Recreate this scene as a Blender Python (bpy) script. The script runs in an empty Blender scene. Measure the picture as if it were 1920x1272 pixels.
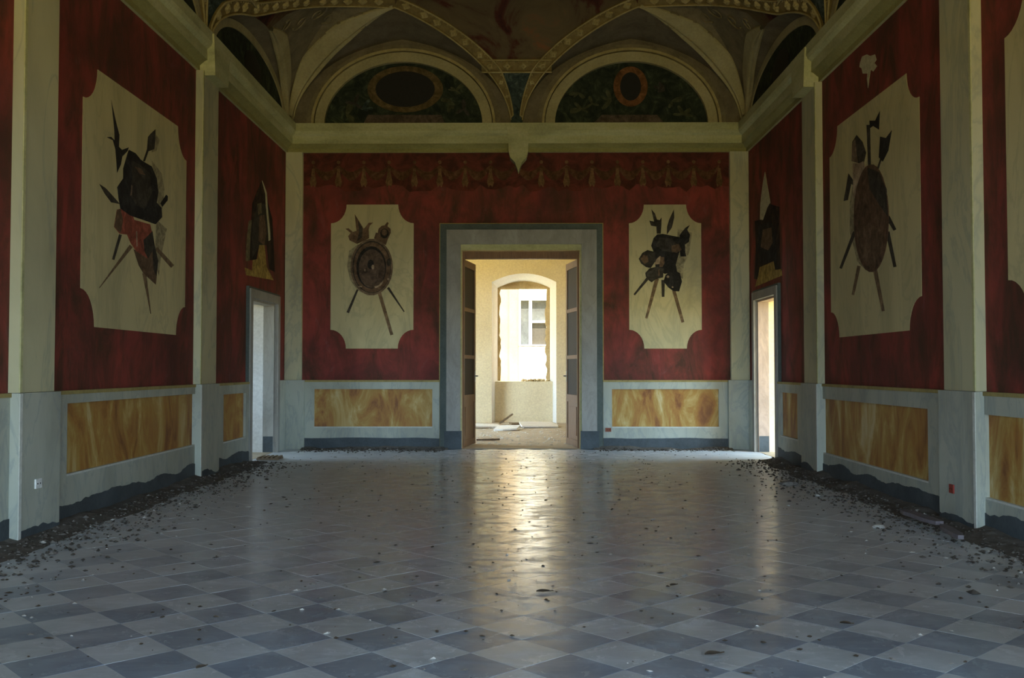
import bpy, bmesh, math, random
from mathutils import Vector, Matrix, Euler, noise
random.seed(7)
PI = math.pi
scene = bpy.context.scene
C = scene.collection

# ------------------------------------------------------------------ camera
F = 1830.0                      # focal length in pixels of the 1920x1272 frame
CAMZ = 1.25
cam_d = bpy.data.cameras.new('camera'); cam = bpy.data.objects.new('camera', cam_d); C.objects.link(cam)
cam_d.sensor_width = 36.0; cam_d.lens = F / 1920.0 * 36.0; cam_d.clip_start = 0.05; cam_d.clip_end = 300
cam.location = (0, 0, CAMZ)
cam.rotation_euler = (PI / 2 + 56.0 / F, 0, 16.0 / F)
scene.camera = cam
RCAM = cam.rotation_euler.to_matrix()

# ------------------------------------------------------------------ world, sun, daylight in the windows, exposure
w = bpy.data.worlds.new('world'); scene.world = w; w.use_nodes = True
nt = w.node_tree; nt.nodes.clear()
wo = nt.nodes.new('ShaderNodeOutputWorld'); bg = nt.nodes.new('ShaderNodeBackground')
tc = nt.nodes.new('ShaderNodeTexCoord'); sx = nt.nodes.new('ShaderNodeSeparateXYZ'); rp = nt.nodes.new('ShaderNodeValToRGB')
nt.links.new(tc.outputs['Generated'], sx.inputs[0])
mr = nt.nodes.new('ShaderNodeMapRange'); mr.inputs['From Min'].default_value = -1; mr.inputs['From Max'].default_value = 1
nt.links.new(sx.outputs['Z'], mr.inputs['Value']); nt.links.new(mr.outputs[0], rp.inputs[0])
el = rp.color_ramp.elements
el[0].position = 0.485; el[0].color = (0.46, 0.39, 0.15, 1)     # sunlit ground below the horizon
el[1].position = 0.505; el[1].color = (0.58, 0.80, 1.0, 1)      # hazy blue sky
nt.links.new(rp.outputs[0], bg.inputs['Color'])
bg.inputs['Strength'].default_value = 25.0
nt.links.new(bg.outputs[0], wo.inputs[0])

sun_d = bpy.data.lights.new('sun', 'SUN'); sun = bpy.data.objects.new('sun', sun_d); C.objects.link(sun)
sun_d.energy = 50.0; sun_d.angle = 0.009; sun_d.color = (1.0, 0.92, 0.78)
sun.rotation_euler = Vector((0.05, 0.35, -0.94)).to_track_quat('-Z', 'Y').to_euler()

def portal(name, loc, aim, sx, sy):
    """marks a window opening so that the sky light coming in by it is sampled well"""
    d = bpy.data.lights.new(name, 'AREA'); o = bpy.data.objects.new(name, d); C.objects.link(o)
    d.shape = 'RECTANGLE'; d.size = sx; d.size_y = sy; d.cycles.is_portal = True
    o.location = loc; o.rotation_euler = Vector(aim).to_track_quat('-Z', 'Y').to_euler()
    return o
for wx in (-1.88, 1.76): portal('window_portal', (wx, -5.00, 1.79), (0, 1, 0), 2.40, 3.62)      # french windows behind the camera
portal('left_side_portal', (-4.20, 1.0, 1.9), (1, 0, 0), 1.2, 3.42)                              # unseen side windows added beside the camera to light the near floor
portal('right_side_portal', (4.08, 1.15, 1.9), (-1, 0, 0), 1.5, 3.42)
portal('far_side_portal', (-4.90, 19.0, 2.1), (1, 0, 0), 2.8, 3.0)                                # side window of the far room
portal('right_room_portal', (6.25, 13.1, 1.65), (-1, 0, 0), 2.8, 2.9)                             # windows of the rooms behind the side doors
portal('left_room_portal', (-6.37, 13.1, 1.8), (1, 0, 0), 1.0, 1.6)

scene.view_settings.view_transform = 'Standard'; scene.view_settings.look = 'None'
scene.view_settings.gamma = 1.0; scene.view_settings.use_curve_mapping = False
scene.view_settings.exposure = 0.0
scene.cycles.use_denoising = True
scene.cycles.max_bounces = 8; scene.cycles.diffuse_bounces = 5
scene.cycles.sample_clamp_indirect = 6.0

# ------------------------------------------------------------------ measures of the hall
D = 15.30                       # end wall
XL, XR = -3.70, 3.58            # side walls
YR = -4.70                      # wall behind the camera
Z0 = 5.09                       # springing of the vault = top of the cornice
def ray(px, py):
    return RCAM @ Vector(((px - 960.0) / F, (636.0 - py) / F, -1.0))
def pB(px, py, Y=D):
    r = ray(px, py); t = Y / r.y
    return (r.x * t, CAMZ + r.z * t)
def pS(px, py, X):
    r = ray(px, py); t = X / r.x
    return (r.y * t, CAMZ + r.z * t)
def pF(px, py, Z=0.0):
    r = ray(px, py); t = (Z - CAMZ) / r.z
    return (r.x * t, r.y * t)
# wall planes: (u, v, off) -> world, off = distance out of the wall towards the room
def back(u, v, o=0.0): return Vector((u, D - o, v))
def left(u, v, o=0.0): return Vector((XL + o, u, v))
def right(u, v, o=0.0): return Vector((XR - o, u, v))

# ------------------------------------------------------------------ materials
M = {}
def N(nt, t, **kw):
    n = nt.nodes.new(t)
    for k, v in kw.items():
        if k in n.inputs.keys(): n.inputs[k].default_value = v
        else: setattr(n, k, v)
    return n
def ramp(nt, fac, stops):
    r = nt.nodes.new('ShaderNodeValToRGB'); nt.links.new(fac, r.inputs[0])
    el = r.color_ramp.elements
    while len(el) < len(stops): el.new(0.5)
    for e, (p, c) in zip(el, stops): e.position = p; e.color = (c[0], c[1], c[2], 1)
    return r.outputs[0]
def mixc(nt, fac, a, b):
    m = nt.nodes.new('ShaderNodeMix'); m.data_type = 'RGBA'
    if hasattr(fac, 'links'): nt.links.new(fac, m.inputs[0])
    else: m.inputs[0].default_value = fac
    for s, i in ((a, 6), (b, 7)):
        if hasattr(s, 'links'): nt.links.new(s, m.inputs[i])
        else: m.inputs[i].default_value = (s[0], s[1], s[2], 1)
    return m.outputs[2]
def new_mat(name, rough=0.8, spec=0.3):
    m = bpy.data.materials.new(name); m.use_nodes = True
    nt = m.node_tree; b = nt.nodes['Principled BSDF']
    b.inputs['Roughness'].default_value = rough
    b.inputs['Specular IOR Level'].default_value = spec
    M[name] = m
    return m, nt, b
def coord(nt, scale=(1, 1, 1), rot=(0, 0, 0), loc=(0, 0, 0)):
    g = nt.nodes.new('ShaderNodeNewGeometry'); mp = nt.nodes.new('ShaderNodeMapping')
    mp.inputs['Scale'].default_value = scale; mp.inputs['Rotation'].default_value = rot; mp.inputs['Location'].default_value = loc
    nt.links.new(g.outputs['Position'], mp.inputs['Vector'])
    return mp.outputs[0]
def noise_fac(nt, vec, scale, detail=4, rough=0.55, dist=0.0):
    n = N(nt, 'ShaderNodeTexNoise'); n.inputs['Scale'].default_value = scale; n.inputs['Detail'].default_value = detail
    n.inputs['Roughness'].default_value = rough; n.inputs['Distortion'].default_value = dist
    nt.links.new(vec, n.inputs['Vector'])
    return n.outputs[0]
def bump(nt, b, fac, strength, dist=0.01):
    bp = N(nt, 'ShaderNodeBump'); bp.inputs['Strength'].default_value = strength; bp.inputs['Distance'].default_value = dist
    nt.links.new(fac, bp.inputs['Height']); nt.links.new(bp.outputs[0], b.inputs['Normal'])
def paint(name, base, dark, light=None, scale=2.0, stretch=(1, 1, 1), rot=(0, 0, 0), rough=0.8, bstr=0.15, fine=28, spec=0.3):
    """mottled paint or plaster: base colour with darker and lighter clouds and a fine grain"""
    m, nt, b = new_mat(name, rough, spec)
    v = coord(nt, stretch, rot)
    f1 = noise_fac(nt, v, scale, 6, 0.62, 0.4)
    c = ramp(nt, f1, [(0.30, dark), (0.52, base), (0.75, light or base)])
    v2 = coord(nt)
    f2 = noise_fac(nt, v2, fine, 4, 0.7)
    c2 = mixc(nt, 0.22, c, ramp(nt, f2, [(0.35, [x * 0.55 for x in base]), (0.65, [min(1, x * 1.45) for x in base])]))
    nt.links.new(c2, b.inputs['Base Color'])
    bump(nt, b, f2, bstr)
    return m
def flat(name, col, rough=0.6, spec=0.3, metal=0.0):
    m, nt, b = new_mat(name, rough, spec)
    v = coord(nt); f = noise_fac(nt, v, 22, 4, 0.7)
    c = ramp(nt, f, [(0.3, [x * 0.75 for x in col]), (0.7, [min(1, x * 1.2) for x in col])])
    nt.links.new(c, b.inputs['Base Color']); b.inputs['Metallic'].default_value = metal
    return m

def make_red():
    m, nt, b = new_mat('red_wall', 0.75, 0.25)
    v = coord(nt)
    f1 = noise_fac(nt, v, 1.1, 6, 0.6, 0.3)
    red = ramp(nt, f1, [(0.30, (0.10, 0.028, 0.023)), (0.50, (0.215, 0.042, 0.033)), (0.72, (0.29, 0.052, 0.038))])
    # vertical damp streaks and soot-brown blotches
    f2 = noise_fac(nt, coord(nt, (2.4, 2.4, 0.95)), 1.2, 8, 0.70, 0.5)
    s = ramp(nt, f2, [(0.42, (0, 0, 0)), (0.64, (0.88, 0.88, 0.88))])
    c = mixc(nt, s, red, (0.055, 0.030, 0.016))
    # pale salt bloom
    f3 = noise_fac(nt, coord(nt, (1, 1, 0.8), (0, 0, 0), (3.1, 4.7, 1.9)), 2.6, 8, 0.72, 1.0)
    s3 = ramp(nt, f3, [(0.60, (0, 0, 0)), (0.78, (0.42, 0.42, 0.42))])
    c = mixc(nt, s3, c, (0.24, 0.12, 0.12))
    nt.links.new(c, b.inputs['Base Color'])
    bump(nt, b, noise_fac(nt, v, 30, 4, 0.7), 0.2)
make_red()
paint('cream_panel', (0.50, 0.44, 0.24), (0.34, 0.32, 0.19), (0.60, 0.53, 0.33), 1.6, (1, 1, 0.6), (0.3, 0.3, 0.2), 0.75)
def make_marble(name, base, vein, scale, rot, amount):
    m, nt, b = new_mat(name, 0.6, 0.35)
    v = coord(nt, (1, 1, 0.35), rot)
    f1 = noise_fac(nt, v, scale, 6, 0.6, 1.2)
    c = ramp(nt, f1, [(0.28, [x * 0.72 for x in base]), (0.55, base), (0.8, [min(1, x * 1.2) for x in base])])
    f2 = noise_fac(nt, v, scale * 1.7, 5, 0.6, 2.0)
    s = ramp(nt, f2, [(0.455, (0, 0, 0)), (0.50, (amount,) * 3), (0.53, (0, 0, 0))])
    c = mixc(nt, s, c, vein)
    nt.links.new(c, b.inputs['Base Color']); bump(nt, b, noise_fac(nt, coord(nt), 32, 4, 0.7), 0.12)
make_marble('cream_panel', (0.50, 0.44, 0.24), (0.30, 0.28, 0.17), 1.0, (0.55, 0.55, 0.2), 0.40)
make_marble('pilaster_marble', (0.46, 0.435, 0.275), (0.20, 0.23, 0.20), 0.8, (0.5, 0.5, 0.0), 0.38)
make_marble('dado_grey', (0.39, 0.405, 0.335), (0.20, 0.24, 0.25), 1.2, (0.4, 0.6, 0.0), 0.4)
make_marble('door_stone', (0.30, 0.29, 0.26), (0.19, 0.18, 0.17), 2.5, (0.3, 0.2, 0.0), 0.4)
make_marble('pink_stone', (0.46, 0.34, 0.26), (0.30, 0.22, 0.18), 2.5, (0.3, 0.2, 0.0), 0.4)
paint('green_band', (0.085, 0.105, 0.095), (0.06, 0.075, 0.07), (0.11, 0.13, 0.12), 2)
paint('plinth_blue', (0.060, 0.074, 0.082), (0.035, 0.043, 0.047), (0.09, 0.108, 0.118), 3, rough=0.65)
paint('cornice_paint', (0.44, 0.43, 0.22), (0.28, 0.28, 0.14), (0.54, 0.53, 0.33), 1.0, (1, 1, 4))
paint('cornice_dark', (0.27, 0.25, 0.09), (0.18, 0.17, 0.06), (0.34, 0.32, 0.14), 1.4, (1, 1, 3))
paint('rib_plaster', (0.37, 0.32, 0.165), (0.25, 0.22, 0.11), (0.45, 0.39, 0.23), 1.5)
paint('spandrel_plaster', (0.19, 0.155, 0.085), (0.105, 0.085, 0.05), (0.26, 0.21, 0.125), 3.4, bstr=0.5)
paint('cell_plaster', (0.16, 0.13, 0.078), (0.10, 0.08, 0.05), (0.22, 0.175, 0.11), 3.0, bstr=0.4)
paint('stucco_gold', (0.37, 0.30, 0.13), (0.24, 0.19, 0.08), (0.47, 0.39, 0.20), 5)
paint('stucco_ground', (0.20, 0.145, 0.05), (0.11, 0.08, 0.03), (0.27, 0.20, 0.08), 6)
paint('ochre_line', (0.34, 0.27, 0.10), (0.22, 0.18, 0.07), None, 4)
paint('pale_line', (0.55, 0.56, 0.50), (0.42, 0.43, 0.38), None, 4)
def make_ceiling_painting():
    m, nt, b = new_mat('ceiling_painting', 0.8, 0.2)
    v = coord(nt, (1, 1, 0.6), (0, 0, 0), (0.0, 0.4, 0))
    f = noise_fac(nt, v, 1.5, 6, 0.62, 0.8)
    c = ramp(nt, f, [(0.34, (0.022, 0.009, 0.007)), (0.44, (0.075, 0.020, 0.013)), (0.52, (0.105, 0.075, 0.036)), (0.62, (0.13, 0.095, 0.045)), (0.74, (0.22, 0.085, 0.032))])
    nt.links.new(c, b.inputs['Base Color'])
make_ceiling_painting()
def make_foliage_fresco(name, a, bcol, c3, scale):
    m, nt, b = new_mat(name, 0.8, 0.2)
    f = noise_fac(nt, coord(nt), scale, 6, 0.66, 1.2)
    c = ramp(nt, f, [(0.38, a), (0.56, bcol), (0.74, c3)])
    nt.links.new(c, b.inputs['Base Color'])
make_foliage_fresco('lunette_fresco', (0.012, 0.016, 0.012), (0.030, 0.040, 0.024), (0.105, 0.12, 0.06), 5.0)
make_foliage_fresco('triangle_fresco', (0.016, 0.026, 0.024), (0.05, 0.07, 0.06), (0.20, 0.23, 0.18), 9.0)
make_foliage_fresco('soot_fresco', (0.010, 0.009, 0.008), (0.035, 0.022, 0.016), (0.08, 0.055, 0.03), 3.0)
make_foliage_fresco('frieze_ground', (0.06, 0.018, 0.012), (0.12, 0.030, 0.020), (0.19, 0.040, 0.027), 3.2)
flat('medallion_black', (0.010, 0.009, 0.008), 0.6)
flat('medallion_frame', (0.105, 0.072, 0.028))
flat('medallion_orange', (0.15, 0.065, 0.022))
flat('lunette_pedestal', (0.085, 0.062, 0.045))
_flat = flat
def flat(name, col, *a):
    m, nt, b = new_mat(name, 0.8, 0.2)
    f = noise_fac(nt, coord(nt), 7.5, 6, 0.68, 0.9); g = noise_fac(nt, coord(nt, (1, 1, 1), (0, 0, 0), (5, 3, 1)), 19, 5, 0.7, 0.5)
    c = ramp(nt, f, [(0.34, [x * 0.42 for x in col]), (0.50, col), (0.66, [min(1, x * 1.9 + 0.012) for x in col])])
    nt.links.new(mixc(nt, 0.35, c, ramp(nt, g, [(0.38, [x * 0.5 for x in col]), (0.64, [min(1, x * 1.7) for x in col])])), b.inputs['Base Color'])
flat('fresco_dark', (0.040, 0.034, 0.026)); flat('fresco_black', (0.020, 0.018, 0.016)); flat('fresco_brown', (0.115, 0.072, 0.042))
flat('fresco_shield', (0.085, 0.058, 0.040)); flat('fresco_rim', (0.15, 0.105, 0.068)); flat('fresco_oval', (0.095, 0.055, 0.032))
flat('fresco_cloth', (0.24, 0.065, 0.040)); flat('fresco_olive', (0.14, 0.115, 0.06)); flat('fresco_shaft', (0.15, 0.10, 0.055))
flat('fresco_shadow', (0.27, 0.235, 0.14)); flat('fresco_light', (0.28, 0.21, 0.14)); flat('fresco_swag', (0.085, 0.038, 0.016))
flat('fresco_tassel', (0.135, 0.075, 0.030)); flat('fresco_ochre', (0.29, 0.20, 0.055)); flat('bare_plaster', (0.46, 0.42, 0.27), 0.9)
flat('medallion_frame', (0.105, 0.072, 0.028)); flat('medallion_orange', (0.15, 0.065, 0.022)); flat('lunette_pedestal', (0.085, 0.062, 0.045))
flat('fresco_leaf', (0.060, 0.062, 0.030))
flat = _flat
flat('bare_plaster', (0.46, 0.42, 0.27), 0.9)
def make_dado_panel(name, rot):
    m, nt, b = new_mat(name, 0.55, 0.35)
    v = coord(nt, (1.0, 1.0, 0.38), rot)
    f1 = noise_fac(nt, v, 2.3, 6, 0.66, 1.6)
    c = ramp(nt, f1, [(0.34, (0.20, 0.075, 0.020)), (0.45, (0.34, 0.155, 0.032)), (0.53, (0.38, 0.22, 0.050)), (0.60, (0.46, 0.31, 0.10)), (0.68, (0.54, 0.43, 0.22))])
    nt.links.new(c, b.inputs['Base Color']); bump(nt, b, noise_fac(nt, coord(nt), 30, 4, 0.7), 0.1)
make_dado_panel('dado_marble_end', (0.0, 0.75, 0.0))
make_dado_panel('dado_marble_left', (-0.65, 0.0, 0.0))
make_dado_panel('dado_marble_right', (0.30, 0.0, 0.0))
def make_tile(name, base, hi, rnd):
    m, nt, b = new_mat(name, 0.4, 0.5)
    info = nt.nodes.new('ShaderNodeObjectInfo')
    v = coord(nt)
    f1 = noise_fac(nt, v, 3.0, 6, 0.62, 0.3)
    c = ramp(nt, f1, [(0.3, [x * 0.78 for x in base]), (0.7, hi)])
    # dust thicker towards the far end, its pale tone also painting in mid-floor light
    sep = nt.nodes.new('ShaderNodeSeparateXYZ'); nt.links.new(v, sep.inputs[0])
    mr = N(nt, 'ShaderNodeMapRange'); mr.inputs['From Min'].default_value = 3.6; mr.inputs['From Max'].default_value = 9.0
    mr.inputs['To Min'].default_value = -0.20; mr.inputs['To Max'].default_value = 0.72
    nt.links.new(sep.outputs['Y'], mr.inputs['Value'])
    f2 = noise_fac(nt, v, 1.4, 7, 0.68, 0.5)
    ad = N(nt, 'ShaderNodeMath', operation='ADD'); nt.links.new(mr.outputs[0], ad.inputs[0]); nt.links.new(f2, ad.inputs[1])
    ds = ramp(nt, ad.outputs[0], [(0.45, (0.04,) * 3), (0.95, (0.80,) * 3)])
    c = mixc(nt, ds, c, (0.60, 0.635, 0.67))
    f3 = noise_fac(nt, v, 42, 5, 0.75)
    sp = ramp(nt, f3, [(0.66, (0, 0, 0)), (0.72, (0.55,) * 3)])
    c = mixc(nt, sp, c, (0.10, 0.085, 0.065))
    nt.links.new(c, b.inputs['Base Color'])
    f4 = noise_fac(nt, coord(nt, (1, 1, 1), (0, 0, 0), (9, 2, 0)), 5.5, 7, 0.72, 0.6)
    r = ramp(nt, f4, [(0.30, (0.13,) * 3), (0.52, (0.21,) * 3), (0.70, (0.42,) * 3)])
    nt.links.new(r, b.inputs['Coat Roughness'])
    f5 = noise_fac(nt, coord(nt, (1.0, 2.4, 1), (0, 0, 0), (2, 7, 0)), 3.2, 8, 0.72, 0.8)
    # the walked middle of the floor is polished, the grit towards the side walls dulls it
    ab = N(nt, 'ShaderNodeMath', operation='ABSOLUTE'); nt.links.new(sep.outputs['X'], ab.inputs[0])
    mx = N(nt, 'ShaderNodeMapRange'); mx.inputs['From Min'].default_value = 0.9; mx.inputs['From Max'].default_value = 2.8; mx.inputs['To Min'].default_value = 1.0; mx.inputs['To Max'].default_value = 0.12
    nt.links.new(ab.outputs[0], mx.inputs['Value'])
    mu = N(nt, 'ShaderNodeMath', operation='MULTIPLY'); nt.links.new(ramp(nt, f5, [(0.40, (0.25,) * 3), (0.52, (1.0,) * 3)]), mu.inputs[0]); nt.links.new(mx.outputs[0], mu.inputs[1])
    nt.links.new(mu.outputs[0], b.inputs['Coat Weight']); b.inputs['Roughness'].default_value = 0.46; b.inputs['Specular IOR Level'].default_value = 0.9
    bump(nt, b, noise_fac(nt, v, 14, 5, 0.65), 0.07, 0.006)
make_tile('tile_dark', (0.150, 0.197, 0.260), (0.200, 0.252, 0.312), 0)
make_tile('tile_light', (0.37, 0.41, 0.435), (0.44, 0.485, 0.505), 0)
flat('grout', (0.30, 0.32, 0.32), 0.95)
paint('dirt', (0.125, 0.112, 0.095), (0.07, 0.063, 0.052), (0.19, 0.17, 0.15), 9, rough=0.95, spec=0.1)
paint('rubble_dark', (0.075, 0.064, 0.052), (0.04, 0.035, 0.03), (0.12, 0.10, 0.085), 14, rough=0.95, spec=0.1)
paint('rubble_grey', (0.17, 0.155, 0.135), (0.10, 0.09, 0.08), (0.24, 0.22, 0.20), 14, rough=0.95, spec=0.1)
paint('rubble_pale', (0.46, 0.44, 0.40), (0.33, 0.31, 0.28), None, 14, rough=0.9)
paint('leaf_brown', (0.055, 0.040, 0.026), (0.035, 0.025, 0.016), None, 20, rough=0.9)
def make_wood(name, a, bcol, scale=6):
    m, nt, b = new_mat(name, 0.55, 0.35)
    f = noise_fac(nt, coord(nt, (9, 9, 0.9)), scale, 5, 0.6, 0.5)
    nt.links.new(ramp(nt, f, [(0.3, a), (0.7, bcol)]), b.inputs['Base Color']); bump(nt, b, f, 0.15, 0.004)
make_wood('door_wood', (0.13, 0.062, 0.026), (0.22, 0.115, 0.050))
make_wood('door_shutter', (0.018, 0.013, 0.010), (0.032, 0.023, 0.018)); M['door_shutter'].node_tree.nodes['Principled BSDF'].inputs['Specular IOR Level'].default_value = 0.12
make_wood('old_wood', (0.13, 0.085, 0.045), (0.23, 0.16, 0.09))
make_wood('purple_wood', (0.10, 0.085, 0.095), (0.17, 0.145, 0.155))
flat('iron', (0.30, 0.28, 0.25), 0.4, 0.5, 0.6)
paint('room_cream', (0.76, 0.64, 0.42), (0.70, 0.575, 0.36), (0.80, 0.69, 0.48), 1.2)
paint('room_white', (0.62, 0.62, 0.60), (0.50, 0.50, 0.47), (0.70, 0.70, 0.68), 1.4)
paint('white_plaster', (0.86, 0.84, 0.79), (0.80, 0.77, 0.71), (0.88, 0.87, 0.84), 1.5)
paint('pale_stone', (0.55, 0.42, 0.22), (0.40, 0.29, 0.13), (0.64, 0.52, 0.30), 4)
paint('room_floor', (0.44, 0.37, 0.27), (0.30, 0.25, 0.18), (0.55, 0.48, 0.37), 3, rough=0.6)
paint('facade_peach', (0.20, 0.150, 0.090), (0.17, 0.125, 0.072), (0.24, 0.185, 0.115), 0.8)
paint('facade_white', (0.80, 0.78, 0.74), (0.74, 0.72, 0.68), None, 1.0)
paint('board_white', (0.80, 0.78, 0.72), (0.70, 0.66, 0.58), None, 3)
flat('window_white', (0.82, 0.82, 0.80)); flat('window_shutter', (0.034, 0.029, 0.021))
paint('window_glass', (0.06, 0.063, 0.06), (0.03, 0.031, 0.03), (0.09, 0.09, 0.08), 3.2, rough=0.12, spec=0.5)
flat('courtyard_gravel', (0.52, 0.48, 0.38), 0.95)
flat('roof_plaster', (0.30, 0.27, 0.22), 0.9)
flat('socket_white', (0.72, 0.72, 0.68), 0.4); flat('socket_red', (0.25, 0.035, 0.025), 0.5); flat('socket_hole', (0.01, 0.01, 0.01))
flat('brick_red', (0.22, 0.075, 0.045), 0.9)

# ------------------------------------------------------------------ mesh helpers
class MB:
    def __init__(self): self.v = []; self.f = []; self.mi = []
    def add(self, verts, faces, mi=0):
        o = len(self.v); self.v += [Vector(p) for p in verts]; self.f += [[i + o for i in f] for f in faces]; self.mi += [mi] * len(faces)
        return self
    def box(self, x0, x1, y0, y1, z0, z1, mi=0):
        v = [(x, y, z) for z in (z0, z1) for y in (y0, y1) for x in (x0, x1)]
        return self.add(v, [(0, 2, 3, 1), (4, 5, 7, 6), (0, 1, 5, 4), (2, 6, 7, 3), (0, 4, 6, 2), (1, 3, 7, 5)], mi)
    def prism(self, pts, fn, o0, o1, mi=0):
        """outline pts (u,v) on a wall plane fn, from offset o0 to o1"""
        n = len(pts)
        v = [fn(u, t, o0) for u, t in pts] + [fn(u, t, o1) for u, t in pts]
        return self.add(v, [list(range(n))[::-1], list(range(n, 2 * n))] + [(i, (i + 1) % n, n + (i + 1) % n, n + i) for i in range(n)], mi)
    def ring(self, outer, inner, fn, o0, o1, o2=None, mi=0):
        """frame between two outlines of the same number of points"""
        n = len(outer); o2 = o1 if o2 is None else o2
        v = [fn(*p, o0) for p in outer] + [fn(*p, o1) for p in outer] + [fn(*p, o2) for p in inner] + [fn(*p, o0) for p in inner]
        f = []
        for k in range(4):
            for i in range(n):
                j = (i + 1) % n; a = k * n; b = ((k + 1) % 4) * n
                f.append((a + i, a + j, b + j, b + i))
        return self.add(v, f, mi)
    def tube(self, path, r, seg=8, mi=0, cap=True):
        path = [Vector(p) for p in path]; rs = r if isinstance(r, (list, tuple)) else [r] * len(path)
        v = []; up = None
        for i, p in enumerate(path):
            t = (path[min(i + 1, len(path) - 1)] - path[max(i - 1, 0)]).normalized()
            if up is None: up = t.orthogonal().normalized()
            up = (up - t * up.dot(t)).normalized(); s = t.cross(up)
            for k in range(seg):
                a = 2 * PI * k / seg; v.append(p + (up * math.cos(a) + s * math.sin(a)) * rs[i])
        f = []
        for i in range(len(path) - 1):
            for k in range(seg):
                k2 = (k + 1) % seg; f.append((i * seg + k, i * seg + k2, (i + 1) * seg + k2, (i + 1) * seg + k))
        if cap: f += [list(range(seg))[::-1], list(range((len(path) - 1) * seg, len(path) * seg))]
        return self.add(v, f, mi)
    def grid(self, rows, mi=0):
        n = len(rows[0]); v = [p for r in rows for p in r]
        f = [(i * n + j, i * n + j + 1, (i + 1) * n + j + 1, (i + 1) * n + j) for i in range(len(rows) - 1) for j in range(n - 1)]
        return self.add(v, f, mi)
    def bounds(self):
        lo = Vector([min(p[i] for p in self.v) for i in range(3)]); hi = Vector([max(p[i] for p in self.v) for i in range(3)])
        return lo, hi
    def mesh(self, name, mats, off=Vector(), smooth=False):
        me = bpy.data.meshes.new(name)
        me.from_pydata([p - off for p in self.v], [], self.f)
        for m in (mats if isinstance(mats, (list, tuple)) else [mats]): me.materials.append(M[m])
        if any(self.mi): me.polygons.foreach_set('material_index', self.mi)
        bm = bmesh.new(); bm.from_mesh(me); bmesh.ops.recalc_face_normals(bm, faces=bm.faces); bm.to_mesh(me); bm.free()
        if smooth: me.polygons.foreach_set('use_smooth', [True] * len(me.polygons))
        return me
    def build(self, name, mats, parent=None, smooth=False, label=None, kind=None):
        lo, hi = self.bounds(); c = Vector(((lo.x + hi.x) / 2, (lo.y + hi.y) / 2, lo.z))
        o = bpy.data.objects.new(name, self.mesh(name, mats, c, smooth)); C.objects.link(o)
        if parent is not None: o.parent = parent; o.location = c - wloc(parent)
        else: o.location = c
        if label: o['label'] = label
        if kind: o['kind'] = kind
        return o
def wloc(o):
    p = Vector(o.location)
    while o.parent: o = o.parent; p += o.location
    return p
def tag(o, label, cat, group=None, kind=None):
    o['label'] = label; o['category'] = cat
    if group: o['group'] = group
    if kind: o['kind'] = kind
    return o
def struct(o, label=None):
    o['kind'] = 'structure'
    if label: o['label'] = label
    return o
def thing(name, loc, label, cat, group=None):
    o = bpy.data.objects.new(name, None); C.objects.link(o); o.location = loc; o.empty_display_size = 0.2
    return tag(o, label, cat, group)
def sgroup(name, loc, label=None):
    o = bpy.data.objects.new(name, None); C.objects.link(o); o.location = loc; o.empty_display_size = 0.2
    return struct(o, label)
def rect(u0, u1, v0, v1): return [(u0, v0), (u1, v0), (u1, v1), (u0, v1)]
def ellipse(cu, cv, a, b, n=28, a0=0.0, a1=2 * PI, closed=True):
    m = n if closed else n + 1
    return [(cu + a * math.cos(a0 + (a1 - a0) * i / n), cv + b * math.sin(a0 + (a1 - a0) * i / n)) for i in range(m)]
def notched(u0, u1, v0, v1, r, rv, n=8):
    """rectangle with concave quarter-round corners"""
    P = []
    for cu, cv, a0 in ((u0, v0, PI / 2), (u1, v0, PI), (u1, v1, 1.5 * PI), (u0, v1, 0.0)):
        for i in range(n + 1):
            a = a0 - PI / 2 * i / n
            P.append((cu + r * math.cos(a), cv + rv * math.sin(a)))
    return P
def stroke(p, q, wa, wb):
    d = Vector((q[0] - p[0], q[1] - p[1])); d.normalize(); n = Vector((-d.y, d.x))
    return [(p[0] + n.x * wa / 2, p[1] + n.y * wa / 2), (q[0] + n.x * wb / 2, q[1] + n.y * wb / 2), (q[0] - n.x * wb / 2, q[1] - n.y * wb / 2), (p[0] - n.x * wa / 2, p[1] - n.y * wa / 2)]

# ------------------------------------------------------------------ floor of the hall
S_T = 0.31; DG = S_T * math.sqrt(2)
fl = struct(MB().box(XL - 0.5, XR + 0.5, YR - 0.4, D + 0.02, -0.15, -0.006).build('floor', 'grout'), 'stone floor of slate blue and pale grey squares laid diagonally')
def tile_mesh(name, mat, g=0.0009, h=0.022):
    s = S_T / 2 - g; b = 0.0005
    mb = MB(); P = [(-s, -s), (s, -s), (s, s), (-s, s)]; Q = [(x * (1 - b / s), y * (1 - b / s)) for x, y in P]
    mb.add([(x, y, -h) for x, y in P] + [(x, y, -b) for x, y in P] + [(x, y, 0) for x, y in Q],
           [(0, 1, 5, 4), (1, 2, 6, 5), (2, 3, 7, 6), (3, 0, 4, 7), (4, 5, 9, 8), (5, 6, 10, 9), (6, 7, 11, 10), (7, 4, 8, 11), (8, 9, 10, 11)])
    return mb.mesh(name, mat)
t_dark, t_light = tile_mesh('tile', 'tile_dark'), tile_mesh('tile', 'tile_light')
cells = []
tx0, ty0 = pF(100, 1246)        # a dark tile's middle seen at the lower left
ang = math.radians(43.7)
for i in range(-60, 61):
    for j in range(-60, 61):
        x = tx0 + (i * math.cos(ang) - j * math.sin(ang)) * S_T; y = ty0 + (i * math.sin(ang) + j * math.cos(ang)) * S_T
        if XL - 0.12 < x < XR + 0.12 and YR - 0.1 < y < D - 0.10: cells.append((x, y, (i + j) % 2 == 0))
def seen(x, y):
    if y < 1.5: return False
    px = 976 + x / y * F; py = 692 + CAMZ / y * F
    return -60 < px < 1980 and py < 1320
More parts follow.
